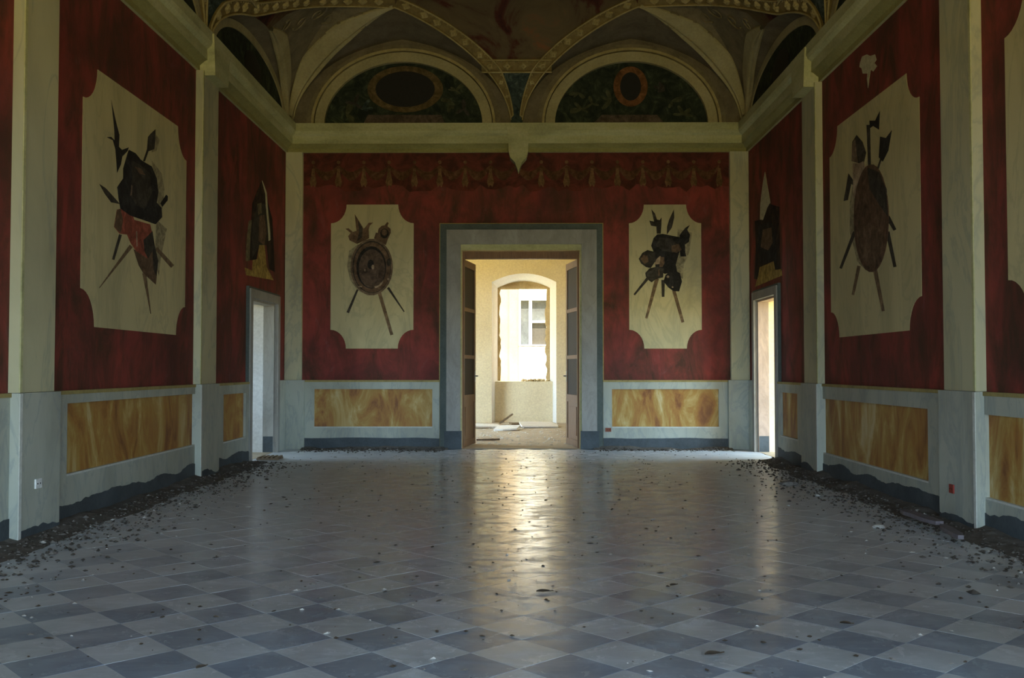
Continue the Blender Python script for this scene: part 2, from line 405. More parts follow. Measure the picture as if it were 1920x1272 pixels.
vis = sorted([c for c in cells if seen(c[0], c[1]) and XL + 0.25 < c[0] < XR - 0.25], key=lambda c: c[0] ** 2 + c[1] ** 2)
near = set(vis[:300])
far_mb = MB()
for c in cells:
    x, y, dk = c
    dz = random.uniform(-0.0003, 0.0); rx, ry = random.gauss(0, 0.0011), random.gauss(0, 0.0011)
    if c in near:
        o = bpy.data.objects.new('tile', t_dark if dk else t_light); C.objects.link(o); o.parent = fl
        o.location = Vector((x, y, dz)) - wloc(fl); o.rotation_euler = (rx, ry, ang + random.gauss(0, 0.004))
    else:
        Rm = Euler((rx, ry, ang)).to_matrix(); s = S_T / 2 - 0.0009
        v = [Rm @ Vector(p) + Vector((x, y, dz)) for p in ((-s, -s, -0.02), (s, -s, -0.02), (s, s, -0.02), (-s, s, -0.02), (-s, -s, 0), (s, -s, 0), (s, s, 0), (-s, s, 0))]
        far_mb.add(v, [(4, 5, 6, 7), (0, 1, 5, 4), (1, 2, 6, 5), (2, 3, 7, 6), (3, 0, 4, 7)], 0 if dk else 1)
far_mb.build('tile_field', ['tile_dark', 'tile_light'], fl, kind='stuff')

# ------------------------------------------------------------------ walls of the hall (thick slabs with door notches)
WT = 0.62
d1l, d1t = pB(866, 470); d1r = pB(1087, 470)[0]
ztop = 7.15
def notch_wall(name, u0, u1, openings, fn, thick, mat, label, top=ztop):
    P = [(u0, -0.15)]
    for a, b, t in openings: P += [(a, -0.15), (a, t), (b, t), (b, -0.15)]
    P += [(u1, -0.15), (u1, top), (u0, top)]
    return struct(MB().prism(P, fn, -thick, 0.0).build(name, mat), label)
ly0, ly1 = pS(466, 700, XL)[0], pS(514, 700, XL)[0]; lzt = pS(470, 559, XL)[1]
ry0, ry1 = pS(1460, 700, XR)[0], pS(1421, 700, XR)[0]; rzt = pS(1460, 552, XR)[1]
wall_b = notch_wall('wall_back', XL - WT, XR + WT, [(d1l, d1r, d1t)], back, WT, 'red_wall', 'crimson painted end wall of the hall')
wall_l = notch_wall('wall_left', YR, D, [(0.4, 1.6, 3.6), (ly0, ly1, lzt)], left, WT, 'red_wall', 'crimson painted left side wall')
wall_r = notch_wall('wall_right', YR, D, [(0.4, 1.9, 3.6), (ry0, ry1, rzt)], right, WT, 'red_wall', 'crimson painted right side wall')
def rear(u, v, o=0.0): return Vector((u, YR + o, v))
wall_x = notch_wall('wall_rear', XL - WT, XR + WT, [(-3.08, -0.68, 3.6), (0.56, 2.96, 3.6)], rear, WT, 'red_wall', 'crimson wall with two tall windows behind the viewer')
struct(MB().box(XL - WT, XR + WT, YR - WT, D + WT, ztop, ztop + 0.25).build('roof', 'roof_plaster'))
struct(MB().box(XL - WT, XR + WT, YR - WT - 3.2, YR - WT, 4.6, 4.85).build('roof_sun_blocker', 'roof_plaster'), 'added unseen roof slab that keeps the sun off the windows behind the viewer')  # unseen slab, added to keep the sun out of the rear windows
for k, (a, b) in enumerate(((-3.08, -0.68), (0.56, 2.96))):     # wooden frames of the french windows behind the viewer
    g = sgroup('window_%d' % (k + 2), (a / 2 + b / 2, YR - 0.3, 0), 'tall french window in the wall behind the viewer')
    fn = lambda u, v, o: Vector((u, YR - 0.34 + o, v))
    MB().ring(rect(a + 0.001, b - 0.001, -0.005, 3.599), rect(a + 0.06, b - 0.06, 0.05, 3.54), fn, 0, 0.06).build('window_frame', 'door_wood', g)
    MB().box((a + b) / 2 - 0.04, (a + b) / 2 + 0.04, YR - 0.33, YR - 0.29, 0.052, 3.538).build('mullion', 'door_wood', g)

for k, (fn, a, b, nm) in enumerate(((left, 0.4, 1.6, 'left'), (right, 0.4, 1.9, 'right'))):  # unseen windows, put in to brighten the near floor
    g = sgroup('window_%d' % (k + 4), fn((a + b) / 2, 0, -0.3), 'unseen french window added in the %s wall to light the near floor' % nm)
    MB().ring(rect(a + 0.001, b - 0.001, -0.005, 3.599), rect(a + 0.06, b - 0.06, 0.05, 3.54), fn, -0.36, -0.30).build('window_frame', 'door_wood', g)
    MB().prism(rect((a + b) / 2 - 0.04, (a + b) / 2 + 0.04, 0.052, 3.538), fn, -0.35, -0.31).build('mullion', 'door_wood', g)

# ------------------------------------------------------------------ pilasters, dado, baseboards
ZD = pB(700, 713)[1]            # top of the dado
ZB = pB(700, 821)[1]            # top of the dark plinth band
ZC = 4.66                       # underside of the cornice
PO = 0.08
def pilaster(wall, fn, u0, u1, off=PO, near=None):
    p = MB().prism(rect(u0, u1, ZD + 0.002, ZC - 0.002), fn, 0.001, off).build('pilaster', 'pilaster_marble', wall)
    e0, e1 = (u0 + 0.002, u0 + 0.035) if near == 'lo' else (u1 - 0.035, u1 - 0.002)
    if near: MB().prism(rect(e0, e1, ZD + 0.004, ZC - 0.004), fn, off, off + 0.008).build('edge_strip', 'cornice_paint', p)
    q = MB().prism(rect(u0 - 0.05, u1 + 0.05, 0.0, ZD), fn, 0.001, off + 0.03).build('pedestal', 'dado_grey', wall)
    if near:
        e0, e1 = (u0 - 0.048, u0 - 0.01) if near == 'lo' else (u1 + 0.01, u1 + 0.048)
        MB().prism(rect(e0, e1, 0.02, ZD - 0.003), fn, off + 0.03, off + 0.036).build('edge_strip', 'pale_line', q)
    return p
_rs = random.Random(17)
def stain(wall, fn, u0, u1, o0, o1, zt, amp, name):
    """dark painted foot of the wall with a worn, uneven upper edge"""
    n = max(6, int((u1 - u0) / 0.035)); h = zt; top = []
    for i in range(n + 1):
        u = u0 + (u1 - u0) * i / n
        top.append((u, max(0.03, zt + amp * (noise.noise(Vector((u * 2.3, 7.0, o1 * 9))) * 1.6 + noise.noise(Vector((u * 13.0, 3.0, 1.0))) * 0.30) - amp * 0.3)))
    return MB().prism([(u1, 0.0), (u0, 0.0)] + top, fn, o0, o1).build(name, 'plinth_blue', wall)
def dado(wall, fn, u0, u1, p0, p1, zp0, zp1, pmat):
    """framed dado field u0..u1 with a sunk marbled panel p0..p1"""
    MB().ring(rect(u0, u1, 0.0, ZD - 0.03), rect(p0, p1, zp0, zp1), fn, 0.001, 0.045).build('dado_frame', 'dado_grey', wall)
    d = MB().prism(rect(p0 - 0.004, p1 + 0.004, zp0 - 0.004, zp1 + 0.004), fn, 0.002, 0.012).build('dado_panel', pmat, wall)
    MB().prism(rect(p0, p1, zp0, zp0 + 0.016), fn, 0.012, 0.044).build('light_fillet', 'pale_line', d)
    MB().prism(rect(u0, u1, ZD - 0.03, ZD), fn, 0.001, 0.055).build('dado_rail', 'ochre_line', wall)
    stain(wall, fn, u0, u1, 0.046, 0.052, ZB, 0.008 if fn is back else 0.045, 'plinth')
zpt, zpb = pB(700, 730)[1], pB(700, 802)[1]
# end wall
x_out_l, x_out_r = pB(825, 600)[0], pB(1130, 600)[0]
cl0, cl1 = XL + 0.01, pB(568, 500)[0]; cr0, cr1 = pB(1368, 500)[0], XR - 0.01
pilaster(wall_b, back, cl0, cl1); pilaster(wall_b, back, cr0, cr1)
dado(wall_b, back, cl1 + 0.052, x_out_l - 0.001, pB(590, 760)[0], pB(811, 760)[0], zpb, zpt, 'dado_marble_end')
dado(wall_b, back, x_out_r + 0.001, cr0 - 0.052, pB(1147, 760)[0], pB(1347, 760)[0], zpb, zpt, 'dado_marble_end')
# side walls
def side(wall, fn, X, pil, small, big, mat, near):
    q = lambda px: pS(px, 700, X)[0]
    sgn = 1 if X < 0 else -1
    xp = X + sgn * PO
    P = []
    for a, b in pil:
        ya, yb = sorted((pS(a, 700, xp)[0], pS(b, 700, xp)[0])); P.append((ya, yb)); pilaster(wall, fn, ya, yb, near=near)
    P.append((P[-1][0] - 4.0, P[-1][1] - 4.0)); pilaster(wall, fn, *P[-1], near=near)
    for ya, yb in P: stain(wall, fn, ya - 0.01, yb + 0.049, PO + 0.0301, PO + 0.033, 0.10, 0.05, 'plinth')
    dz = (zpb, zpt)
    return P, q
PL, qL = side(wall_l, left, XL, [(375, 405), (36, 102)], None, None, 'dado_marble_left', 'lo')
PR, qR = side(wall_r, right, XR, [(1508, 1534), (1770, 1830)], None, None, 'dado_marble_right', 'lo')
def zpair(px, a, b, X): return pS(px, b, X)[1], pS(px, a, X)[1]
zb, zt = zpair(117, 757, 893, XL)
dado(wall_l, left, PL[1][1] + 0.052, PL[0][0] - 0.052, qL(117), qL(365), zb, zt, 'dado_marble_left')
dado(wall_l, left, PL[0][1] + 0.052, ly0 - 0.13, qL(413), qL(455), zpb, zpt, 'dado_marble_left')
dado(wall_l, left, PL[2][1] + 0.052, PL[1][0] - 0.052, PL[2][1] + 0.22, PL[1][0] - 0.25, zb, zt, 'dado_marble_left')
zb, zt = zpair(1748, 767, 906, XR)
dado(wall_r, right, PR[1][1] + 0.052, PR[0][0] - 0.052, qR(1748), qR(1541), zb, zt, 'dado_marble_right')
dado(wall_r, right, PR[0][1] + 0.052, ry0 - 0.13, qR(1501), qR(1469), zpb, zpt, 'dado_marble_right')
dado(wall_r, right, PR[2][1] + 0.052, PR[1][0] - 0.052, PR[2][1] + 0.25, qR(1848), zb, zt, 'dado_marble_right')
for wall, fn, y1 in ((wall_l, left, ly1), (wall_r, right, ry1)):        # short piece between side door and corner
    MB().prism(rect(y1 + 0.13, D - 0.13, 0.0, ZD), fn, 0.001, 0.045).build('dado_frame', 'dado_grey', wall)

# ------------------------------------------------------------------ cornice with corbels
prof = [(0.001, ZC), (0.035, ZC), (0.035, ZC + 0.06), (0.10, ZC + 0.11), (0.125, ZC + 0.12), (0.125, ZC + 0.24), (0.17, ZC + 0.27), (0.19, ZC + 0.31), (0.19, Z0), (0.001, Z0)]
def cornice(name, fn, u0, u1, m0, m1, label):
    mb = MB(); n = len(prof)
    for k in range(n):
        (a, za), (b, zb_) = prof[k], prof[(k + 1) % n]
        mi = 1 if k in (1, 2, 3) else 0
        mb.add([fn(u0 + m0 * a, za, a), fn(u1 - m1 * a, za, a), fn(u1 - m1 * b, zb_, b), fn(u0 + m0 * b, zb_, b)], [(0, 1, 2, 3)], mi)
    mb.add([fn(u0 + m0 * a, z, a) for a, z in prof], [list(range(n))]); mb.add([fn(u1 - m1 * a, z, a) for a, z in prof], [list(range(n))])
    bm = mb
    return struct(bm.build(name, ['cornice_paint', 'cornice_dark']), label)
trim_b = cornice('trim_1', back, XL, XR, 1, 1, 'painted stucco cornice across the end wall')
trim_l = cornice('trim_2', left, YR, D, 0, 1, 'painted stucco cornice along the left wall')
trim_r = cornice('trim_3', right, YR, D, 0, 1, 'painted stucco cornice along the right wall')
# pendant corbel in the middle of the end wall
cx0, cx1 = pB(947, 300)[0], pB(997, 300)[0]; cm = (cx0 + cx1) / 2; ch = (cx1 - cx0) / 2
cp = [(cm - ch * 0.95, Z0 - 0.02), (cm - ch * 0.78, Z0 - 0.16), (cm - ch * 0.72, ZC - 0.02), (cm - ch * 0.60, ZC - 0.12), (cm - ch * 0.25, ZC - 0.20), (cm, pB(968, 327)[1])]
cp = cp + [(2 * cm - u, v) for u, v in cp[-2::-1]]
cb = MB().prism(cp, back, 0.0, 0.215).build('corbel', 'cornice_paint', trim_b)
for tr, fn, YS in ((trim_l, left, (PL[0], PL[1])), (trim_r, right, (PR[0], PR[1]))):
    for a, b in YS:
        MB().prism([(a - 0.02, Z0 - 0.02), (a + 0.04, ZC - 0.05), (b - 0.04, ZC - 0.05), (b + 0.02, Z0 - 0.02)], fn, 0.0, 0.21).build('corbel', 'cornice_paint', tr)

# ------------------------------------------------------------------ the coved vault with lunettes
VA, VB = 2.0, 1.8
def vz(e): return Z0 + VB * math.sqrt(max(0.0, 1 - (1 - min(e, VA) / VA) ** 2))
XC = (XL + XR) / 2; W4 = (XR - XL) / 4
class Lun:
    def __init__(s, c, w, H, k, R=1.0): s.c, s.w, s.H, s.k, s.R = c, w, H, k, R      # R > 1 gives a pointed crown
    def L(s, x, e): return Z0 + (s.H + s.k * e) * math.sqrt(max(0.0, s.R ** 2 - (abs(x - s.c) / s.w + s.R - 1) ** 2) / (2 * s.R - 1))
    def eg(s, x):
        if abs(x - s.c) >= s.w: return 0.0
        lo, hi = 0.0, 1.9
        for _ in range(40):
            m = (lo + hi) / 2
            if vz(m) < s.L(x, m): lo = m
            else: hi = m
        return lo
lun_b = [Lun(XL + W4, W4 - 0.09, 1.38, 0.17, 1.3), Lun(XR - W4, W4 - 0.09, 1.38, 0.17, 1.3)]
ys = [D, 11.3, 7.3, 3.3, -0.7, YR]
lun_s = [Lun((ys[i] + ys[i + 1]) / 2, (ys[i] - ys[i + 1]) / 2 - 0.10, 0.75, 0.40) for i in range(5)]
def eg_of(luns, x): return max(l.eg(x) for l in luns)
def samples(luns, lo, hi):
    xs = {lo, hi}
    for l in luns:
        for i in range(37): xs.add(round(l.c + l.w * math.cos(PI * i / 36), 5))
    for i in range(41): xs.add(lo + (hi - lo) * i / 40)
    r = sorted(x for x in xs if lo <= x <= hi); out = [r[0]]
    for x in r[1:]:
        if x - out[-1] > 0.004: out.append(x)
    return out
walls = {'b': (back, lun_b, XL, XR), 'l': (left, lun_s, YR, D), 'r': (right, lun_s, YR, D), 'x': (rear, lun_b, XL, XR)}
def corner_bound(key, s):
    """outer edge of the corner spandrel, s = distance from the corner along the wall"""
    if key in 'bx': return 0.98 if s > 0.98 else s
    return max(0.30, 1.0 - 0.72 * (s - 1.0) / 1.05) if s > 1.0 else s
TB0, TB1 = 0.20, 0.32
def patch(key, x0, x1, lo, hi, rows=12):
    fn, luns, a, b = walls[key]
    xs = [x for x in samples(luns, a, b) if x0 - 1e-6 <= x <= x1 + 1e-6]
    R = []
    for x in xs:
        e0 = lo(x); e1 = max(e0, hi(x))
        p0 = math.acos(1 - min(e0, VA) / VA); p1 = math.acos(1 - min(e1, VA) / VA)
        R.append([fn(x, vz(VA * (1 - math.cos(p0 + (p1 - p0) * i / rows))), VA * (1 - math.cos(p0 + (p1 - p0) * i / rows))) for i in range(rows + 1)])
    return R
ceil_mb = MB().grid([[Vector((x, y, Z0 + VB)) for x in (XL + VA, XC, XR - VA)] for y in (YR + VA, 0, 5, 10, D - VA)])
corner_mb = {}; tri_parts = []
for key, (fn, luns, a, b) in walls.items():
    def sc(x): return min(x - a, b - x)
    c1, c2 = luns[0].c, luns[-1].c
    cl, ch_ = min(c1, c2), max(c1, c2)
    def lo_main(x):
        e = eg_of(luns, x)
        if x < cl or x > ch_: return max(e, corner_bound(key, sc(x)))
        return max(e, TB0)
    ceil_mb.grid(patch(key, a, b, lo_main, lambda x: min(VA, sc(x))))
    for side_, (u0, u1) in (('lo', (a, cl)), ('hi', (ch_, b))):
        corner_mb[(key, side_)] = patch(key, u0, u1, lambda x: eg_of(luns, x), lambda x: min(sc(x), corner_bound(key, sc(x))))
    cs = sorted(l.c for l in luns)
    for u0, u1 in zip(cs[:-1], cs[1:]):
        l0 = [l for l in luns if l.c == u0][0]; l1 = [l for l in luns if l.c == u1][0]
        tri_parts.append((key, patch(key, u0, u1, lambda x: eg_of(luns, x), lambda x: max(eg_of(luns, x), TB0), 6)))
ceiling = struct(ceil_mb.build('ceiling', 'ceiling_painting', smooth=True), 'coved vault with a dark reddish ceiling fresco')
for keys in ((('b', 'lo'), ('l', 'hi')), (('b', 'hi'), ('r', 'hi')), (('x', 'lo'), ('l', 'lo')), (('x', 'hi'), ('r', 'lo'))):
    mb = MB()
    for k in keys: mb.grid(corner_mb[k])
    mb.build('corner_spandrel', 'spandrel_plaster', ceiling, smooth=True)
for key, R in tri_parts:
    MB().grid(R).build('spandrel_fresco', 'triangle_fresco', ceiling, smooth=True)
for key, (fn, luns, a, b) in walls.items():
    for l in luns:
        R = []
        for i in range(37):
            x = l.c + l.w * math.cos(PI * i / 36) * 0.9999; e = l.eg(x)
            R.append([fn(x, l.L(x, e * j / 5), e * j / 5) for j in range(6)])
        MB().grid(R).build('lunette_cell', 'cell_plaster', ceiling, smooth=True)

# bands and ribs that follow the groins
def vnormal(fn, x, e):
    p0 = fn(x, vz(e), e); d = 1e-3
    px = fn(x + d, vz(e), e) - p0; pe = fn(x, vz(e + d), e + d) - p0
    n = px.cross(pe).normalized()
    return n if n.z < 0 else -n
def resample(P, n):
    L = [0.0]
    for a, b in zip(P[:-1], P[1:]): L.append(L[-1] + (b[0] - a[0]).length)
    out = []
    for k in range(n):
        t = L[-1] * k / (n - 1); i = 0
        while i < len(L) - 2 and L[i + 1] < t: i += 1
        f = (t - L[i]) / max(1e-9, L[i + 1] - L[i]); out.append((P[i][0].lerp(P[i + 1][0], f), P[i][1].lerp(P[i + 1][1], f).normalized(), P[i][2].lerp(P[i + 1][2], f).normalized()))
    return out, L[-1]
def groin_path(key, l, sgn, t0=0.0, t1=1.0, n=40):
    """from the spring (t=0) to the crown (t=1) of a lunette on its sgn side: (point, normal down, direction into the spandrel)"""
    fn = walls[key][0]; P = []
    for i in range(n + 1):
        t = t0 + (t1 - t0) * i / n; th = PI / 2 * t
        x = l.c + sgn * l.w * math.cos(th) ; x = l.c + (x - l.c) * 0.9995
        e = max(0.002, l.eg(x)); P.append((fn(x, vz(e), e), vnormal(fn, x, e), x, e))
    out = []
    for i, (p, nrm, x, e) in enumerate(P):
        t = (P[min(i + 1, n)][0] - P[max(i - 1, 0)][0]).normalized(); s = t.cross(nrm).normalized()
        out_dir = (fn(x + sgn * 0.1, vz(e), e) - p) + (fn(x, vz(e + .1), e + .1) - p) * 0.6
        if s.dot(out_dir) < 0: s = -s
        out.append((p, nrm, s))
    return out
def ornate(P, width, gap, name='stucco_band'):
    """raised band with two rolls, rosettes and a row of beads"""
    n = 36; Q, L = resample(P, n)
    def wd(i): return min(width, gap(Q[i]))
    rows = []
    prof_ = [(0.0, -0.01), (0.0, 0.035), (0.12, 0.035), (0.16, 0.015), (0.84, 0.015), (0.88, 0.035), (1.0, 0.035), (1.0, -0.02)]
    for i, (p, nn, s) in enumerate(Q): rows.append([p + s * (wd(i) * a) + nn * h for a, h in prof_])
    b = MB().grid(rows).build(name, 'stucco_ground', ceiling)
    for a in (0.06, 0.94):
        MB().tube([p + s * (wd(i) * a) + nn * 0.035 for i, (p, nn, s) in enumerate(Q)], 0.013, 6).build('edge_roll', 'stucco_gold', b, smooth=True)
    k = max(2, int(L / 0.26))
    for q in range(k):
        f = (q + 0.5) / k * (n - 1); i = int(f); p, nn, s = Q[i]; w_ = wd(i)
        if w_ < 0.09: continue
        rosette(p + s * (w_ * 0.5) + nn * 0.015, nn, s, min(0.062, w_ * 0.36), b)
    bd = MB(); kb = int(L / 0.065)
    for q in range(kb):
        f = (q + 0.5) / kb * (n - 1); i = int(f); t = f - i
        if wd(i) < 0.10: continue
        p = Q[i][0].lerp(Q[min(i + 1, n - 1)][0], t) + Q[i][2] * (wd(i) * 0.80) + Q[i][1] * 0.022; r = 0.014
        ax = [Q[i][1], Q[i][2], Q[i][1].cross(Q[i][2])]
        bd.add([p + ax[0] * r, p + ax[1] * r, p + ax[2] * r, p - ax[1] * r, p - ax[2] * r, p - ax[0] * r], [(0, 1, 2), (0, 2, 3), (0, 3, 4), (0, 4, 1), (5, 2, 1), (5, 3, 2), (5, 4, 3), (5, 1, 4)])
    if bd.v: bd.build('bead_row', 'stucco_gold', b, kind='stuff')
    return b
_ros = {}
def rosette(p, nn, s, r, parent):
    key = round(r, 2)
    if key not in _ros:
        mb = MB(); n = 16; r_ = max(0.02, key)
        ring0 = [(r_ * (1.0 + 0.22 * math.cos(4 * 2 * PI * i / n)) * math.cos(2 * PI * i / n), r_ * (1.0 + 0.22 * math.cos(4 * 2 * PI * i / n)) * math.sin(2 * PI * i / n), 0.0) for i in range(n)]
        ring1 = [(x * 0.62, y * 0.62, r_ * 0.55) for x, y, z in ring0]; ring2 = [(x * 0.25, y * 0.25, r_ * 0.45) for x, y, z in ring0]
        mb.add(ring0 + ring1 + ring2 + [(0, 0, r_ * 0.75)], [(i, (i + 1) % n, n + (i + 1) % n, n + i) for i in range(n)] + [(n + i, n + (i + 1) % n, 2 * n + (i + 1) % n, 2 * n + i) for i in range(n)] + [(2 * n + i, 2 * n + (i + 1) % n, 3 * n) for i in range(n)])
        _ros[key] = mb.mesh('rosette', 'stucco_gold')
    o = bpy.data.objects.new('rosette', _ros[key]); C.objects.link(o); o.parent = parent
    o.rotation_euler = Matrix((s, nn.cross(s), nn)).transposed().to_euler(); o.location = p - wloc(parent)
def plain_rib(P, width, gap, name='vault_rib'):
    n = 32; Q, L = resample(P, n); rows = []
    for i, (p, nn, s) in enumerate(Q):
        w_ = min(width, gap(Q[i]))
        rows.append([p + s * (w_ * a) + nn * h for a, h in ((-0.30, -0.01), (-0.28, 0.018), (-0.10, 0.028), (-0.06, 0.012), (0.0, 0.05), (0.12, 0.058), (0.85, 0.045), (0.95, 0.03), (1.0, -0.03))])
    return MB().grid(rows).build(name, 'rib_plaster', ceiling)
def gap_axis(fn, axis, comp):
    def g(q): return max(0.02, 0.50 * abs(q[0][comp] - axis))
    return g
ends = {'b': 0, 'l': 1, 'r': 1}
# end wall: inner legs ornate, corner legs plain
for l, sgn in ((lun_b[0], 1), (lun_b[1], -1)):
    ornate(groin_path('b', l, sgn), 0.20, gap_axis(back, XC, 0))
    cx = XL if sgn > 0 else XR
    plain_rib(groin_path('b', l, -sgn), 0.27, lambda q, cx=cx, lc=l.c: max(0.03, min(0.5 * abs(q[0].x - cx) + 0.03, 0.04 + 0.30 * abs(q[0].x - lc))))
for key, X in (('l', XL), ('r', XR)):
    for i, l in enumerate(lun_s[:3]):
        if i == 0: plain_rib(groin_path(key, l, 1), 0.24, lambda q, lc=l.c: max(0.03, min(0.4 * abs(D - q[0].y) + 0.02, 0.05 + 0.35 * abs(q[0].y - lc))))
        else: ornate(groin_path(key, l, 1), 0.20, gap_axis(None, ys[i], 1))
        if i > 0: ornate(groin_path(key, l, -1), 0.20, gap_axis(None, ys[i + 1], 1))
# cross bars over the little triangles, and the diagonal arcs over the corners
def bar(key, pts):
    fn = walls[key][0]; P = []
    raw = [(fn(x, vz(e), e), vnormal(fn, x, e)) for x, e in pts]
    for i, (p, nn) in enumerate(raw):
        t = (raw[min(i + 1, len(raw) - 1)][0] - raw[max(i - 1, 0)][0]).normalized(); s = t.cross(nn).normalized()
        if s.z < 0: s = -s
        P.append((p, nn, s))
    return P
xs_ = [x for x in samples(lun_b, XL, XR) if abs(x - XC) < 0.9 and eg_of(lun_b, x) <= TB0 + 0.06]
ornate(bar('b', [(x, TB0) for x in xs_]), 0.21, lambda q: 0.21)
for key in 'lr':
    fn = walls[key][0]
    for i in (1, 2):
        ornate(bar(key, [(ys[i] - 1.2 + 2.4 * j / 12, 0.24) for j in range(13)]), 0.21, lambda q: 0.21)
for sx, X, key in ((1, XL, 'l'), (-1, XR, 'r')):
    # one long band: up the near leg of the side lunette, then over the corner to the crown of the end lunette
    lead = groin_path(key, lun_s[0], -1, 0.0, 0.78, 30)
    plan = [(0.33, 2.30), (0.42, 2.05), (0.55, 1.78), (0.70, 1.50), (0.86, 1.22), (1.0, 1.03), (1.2, 1.0), (1.5, 0.985), (1.84, 0.965)]
    raw = [(p, nn) for p, nn, _ in lead]; ns = len(raw)
    for dx, dy in plan:
        e = min(dx, dy); nn = vnormal(back, 0, e) if dy < dx else vnormal(left if sx > 0 else right, 0, e)
        raw.append((Vector((X + sx * dx, D - dy, vz(e))), nn))
    for _ in range(3):      # ease the bends
        raw = [raw[0]] + [((raw[i - 1][0] + raw[i][0] * 2 + raw[i + 1][0]) / 4, (raw[i - 1][1] + raw[i][1] * 2 + raw[i + 1][1]).normalized()) if i > ns - 8 else raw[i] for i in range(1, len(raw) - 1)] + [raw[-1]]
    P = []
    for i, (p, nn) in enumerate(raw):
        t = (raw[min(i + 1, len(raw) - 1)][0] - raw[max(i - 1, 0)][0]).normalized(); q = t.cross(nn).normalized()
        if q.dot(Vector((sx, -1, 0.3))) < 0: q = -q
        P.append((p, nn, q))
    ornate(P, 0.20, lambda q: max(0.03, 0.5 * abs(q[0].y - ys[1])))
    # curling stucco tendrils on the corner spandrel
    sc_fn = lambda dx, dy: Vector((X + sx * dx, D - dy, vz(min(dx, dy)))) + (vnormal(back, 0, min(dx, dy)) if dy < dx else vnormal(left if sx > 0 else right, 0, min(dx, dy))) * 0.015
    for (cx_, cy_, r0, turns, ph) in ((1.30, 0.74, 0.15, 1.3, 0.4), (0.98, 0.62, 0.12, -1.3, 2.0), (0.72, 0.50, 0.10, 1.2, 1.0), (0.72, 1.15, 0.13, -1.3, 0.2), (0.50, 1.32, 0.11, 1.3, 2.6), (0.36, 1.62, 0.08, -1.2, 1.4), (0.80, 0.82, 0.11, 1.4, 3.3)):
        MB().tube([sc_fn(cx_ + r0 * (1 - 0.8 * i / 26) * math.cos(ph + turns * 2 * PI * i / 26), cy_ + r0 * (1 - 0.8 * i / 26) * math.sin(ph + turns * 2 * PI * i / 26)) for i in range(27)], [0.016 - 0.008 * i / 26 for i in range(27)], 6).build('scroll_relief', 'spandrel_plaster', ceiling, smooth=True)

# ------------------------------------------------------------------ lunette paintings and their arches
def arch_ring(wall, fn, c, a0, b0, a1, b1, o, mat, name, n=30):
    O = ellipse(c, Z0, a1, b1, n, 0, PI, False); I = ellipse(c, Z0, a0, b0, n, 0, PI, False)
    mb = MB()
    rows = [[fn(I[i][0], I[i][1], 0.001), fn(I[i][0], I[i][1], o), fn(O[i][0], O[i][1], o), fn(O[i][0], O[i][1], 0.001)] for i in range(n + 1)]
    return mb.grid(rows).build(name, mat, wall, smooth=False)
def on_back(px, py): return pB(px, py)
lp0 = thing('lunette_painting', back(lun_b[0].c, Z0, 0), 'dark half round fresco with a wide oval medallion, above the end wall cornice', 'painting', 'lunette frescoes of the end wall')
lp1 = thing('lunette_painting', back(lun_b[1].c, Z0, 0), 'dark half round fresco with a small upright medallion, above the end wall cornice', 'painting', 'lunette frescoes of the end wall')
for lp, (pa, pb) in ((lp0, (610, 905)), (lp1, (1040, 1326))):
    u0, u1 = pB(pa, 232)[0], pB(pb, 232)[0]; c = (u0 + u1) / 2; a = (u1 - u0) / 2; h = pB(757, 119)[1] - Z0
    MB().prism(ellipse(c, Z0, a + 0.03, h + 0.03, 36, 0, PI, False), back, 0.002, 0.012).build('painted_ground', 'lunette_fresco', lp)
    arch_ring(wall_b, back, c, a, h, a + 0.15, h + 0.15, 0.09, 'rib_plaster', 'archivolt')
    arch_ring(wall_b, back, c, a + 0.165, h + 0.165, a + 0.205, h + 0.205, 0.12, 'stucco_gold', 'archivolt')
    arch_ring(wall_b, back, c, a + 0.205, h + 0.205, a + 0.29, h + 0.28, 0.05, 'spandrel_plaster', 'archivolt')
def zpoly(lst, sx, ox, oy, to): return [to(x / sx + ox, y / sx + oy) for x, y in lst]
def piece(parent, name, pts, fn, mat, o0=0.012, o1=0.015):
    return MB().prism(pts, fn, o0, o1).build(name, mat, parent)
cu, cv = pB(760, 168)
piece(lp0, 'medallion_frame', ellipse(cu, cv, 0.60, 0.37, 32), back, 'medallion_frame', 0.012, 0.020)
piece(lp0, 'medallion', ellipse(cu, cv, 0.47, 0.285, 32), back, 'medallion_black', 0.020, 0.024)
piece(lp0, 'pedestal', [pB(*p) for p in ((682, 232), (690, 216), (828, 216), (834, 232))], back, 'lunette_pedestal')
cu, cv = pB(1182, 163)
piece(lp1, 'medallion_frame', ellipse(cu, cv, 0.27, 0.32, 28), back, 'medallion_orange', 0.012, 0.020)
piece(lp1, 'medallion', ellipse(cu, cv, 0.165, 0.225, 28), back, 'medallion_black', 0.020, 0.024)
piece(lp1, 'pedestal', [pB(*p) for p in ((1112, 232), (1128, 216), (1232, 216), (1246, 232))], back, 'lunette_pedestal')
rl = random.Random(3)
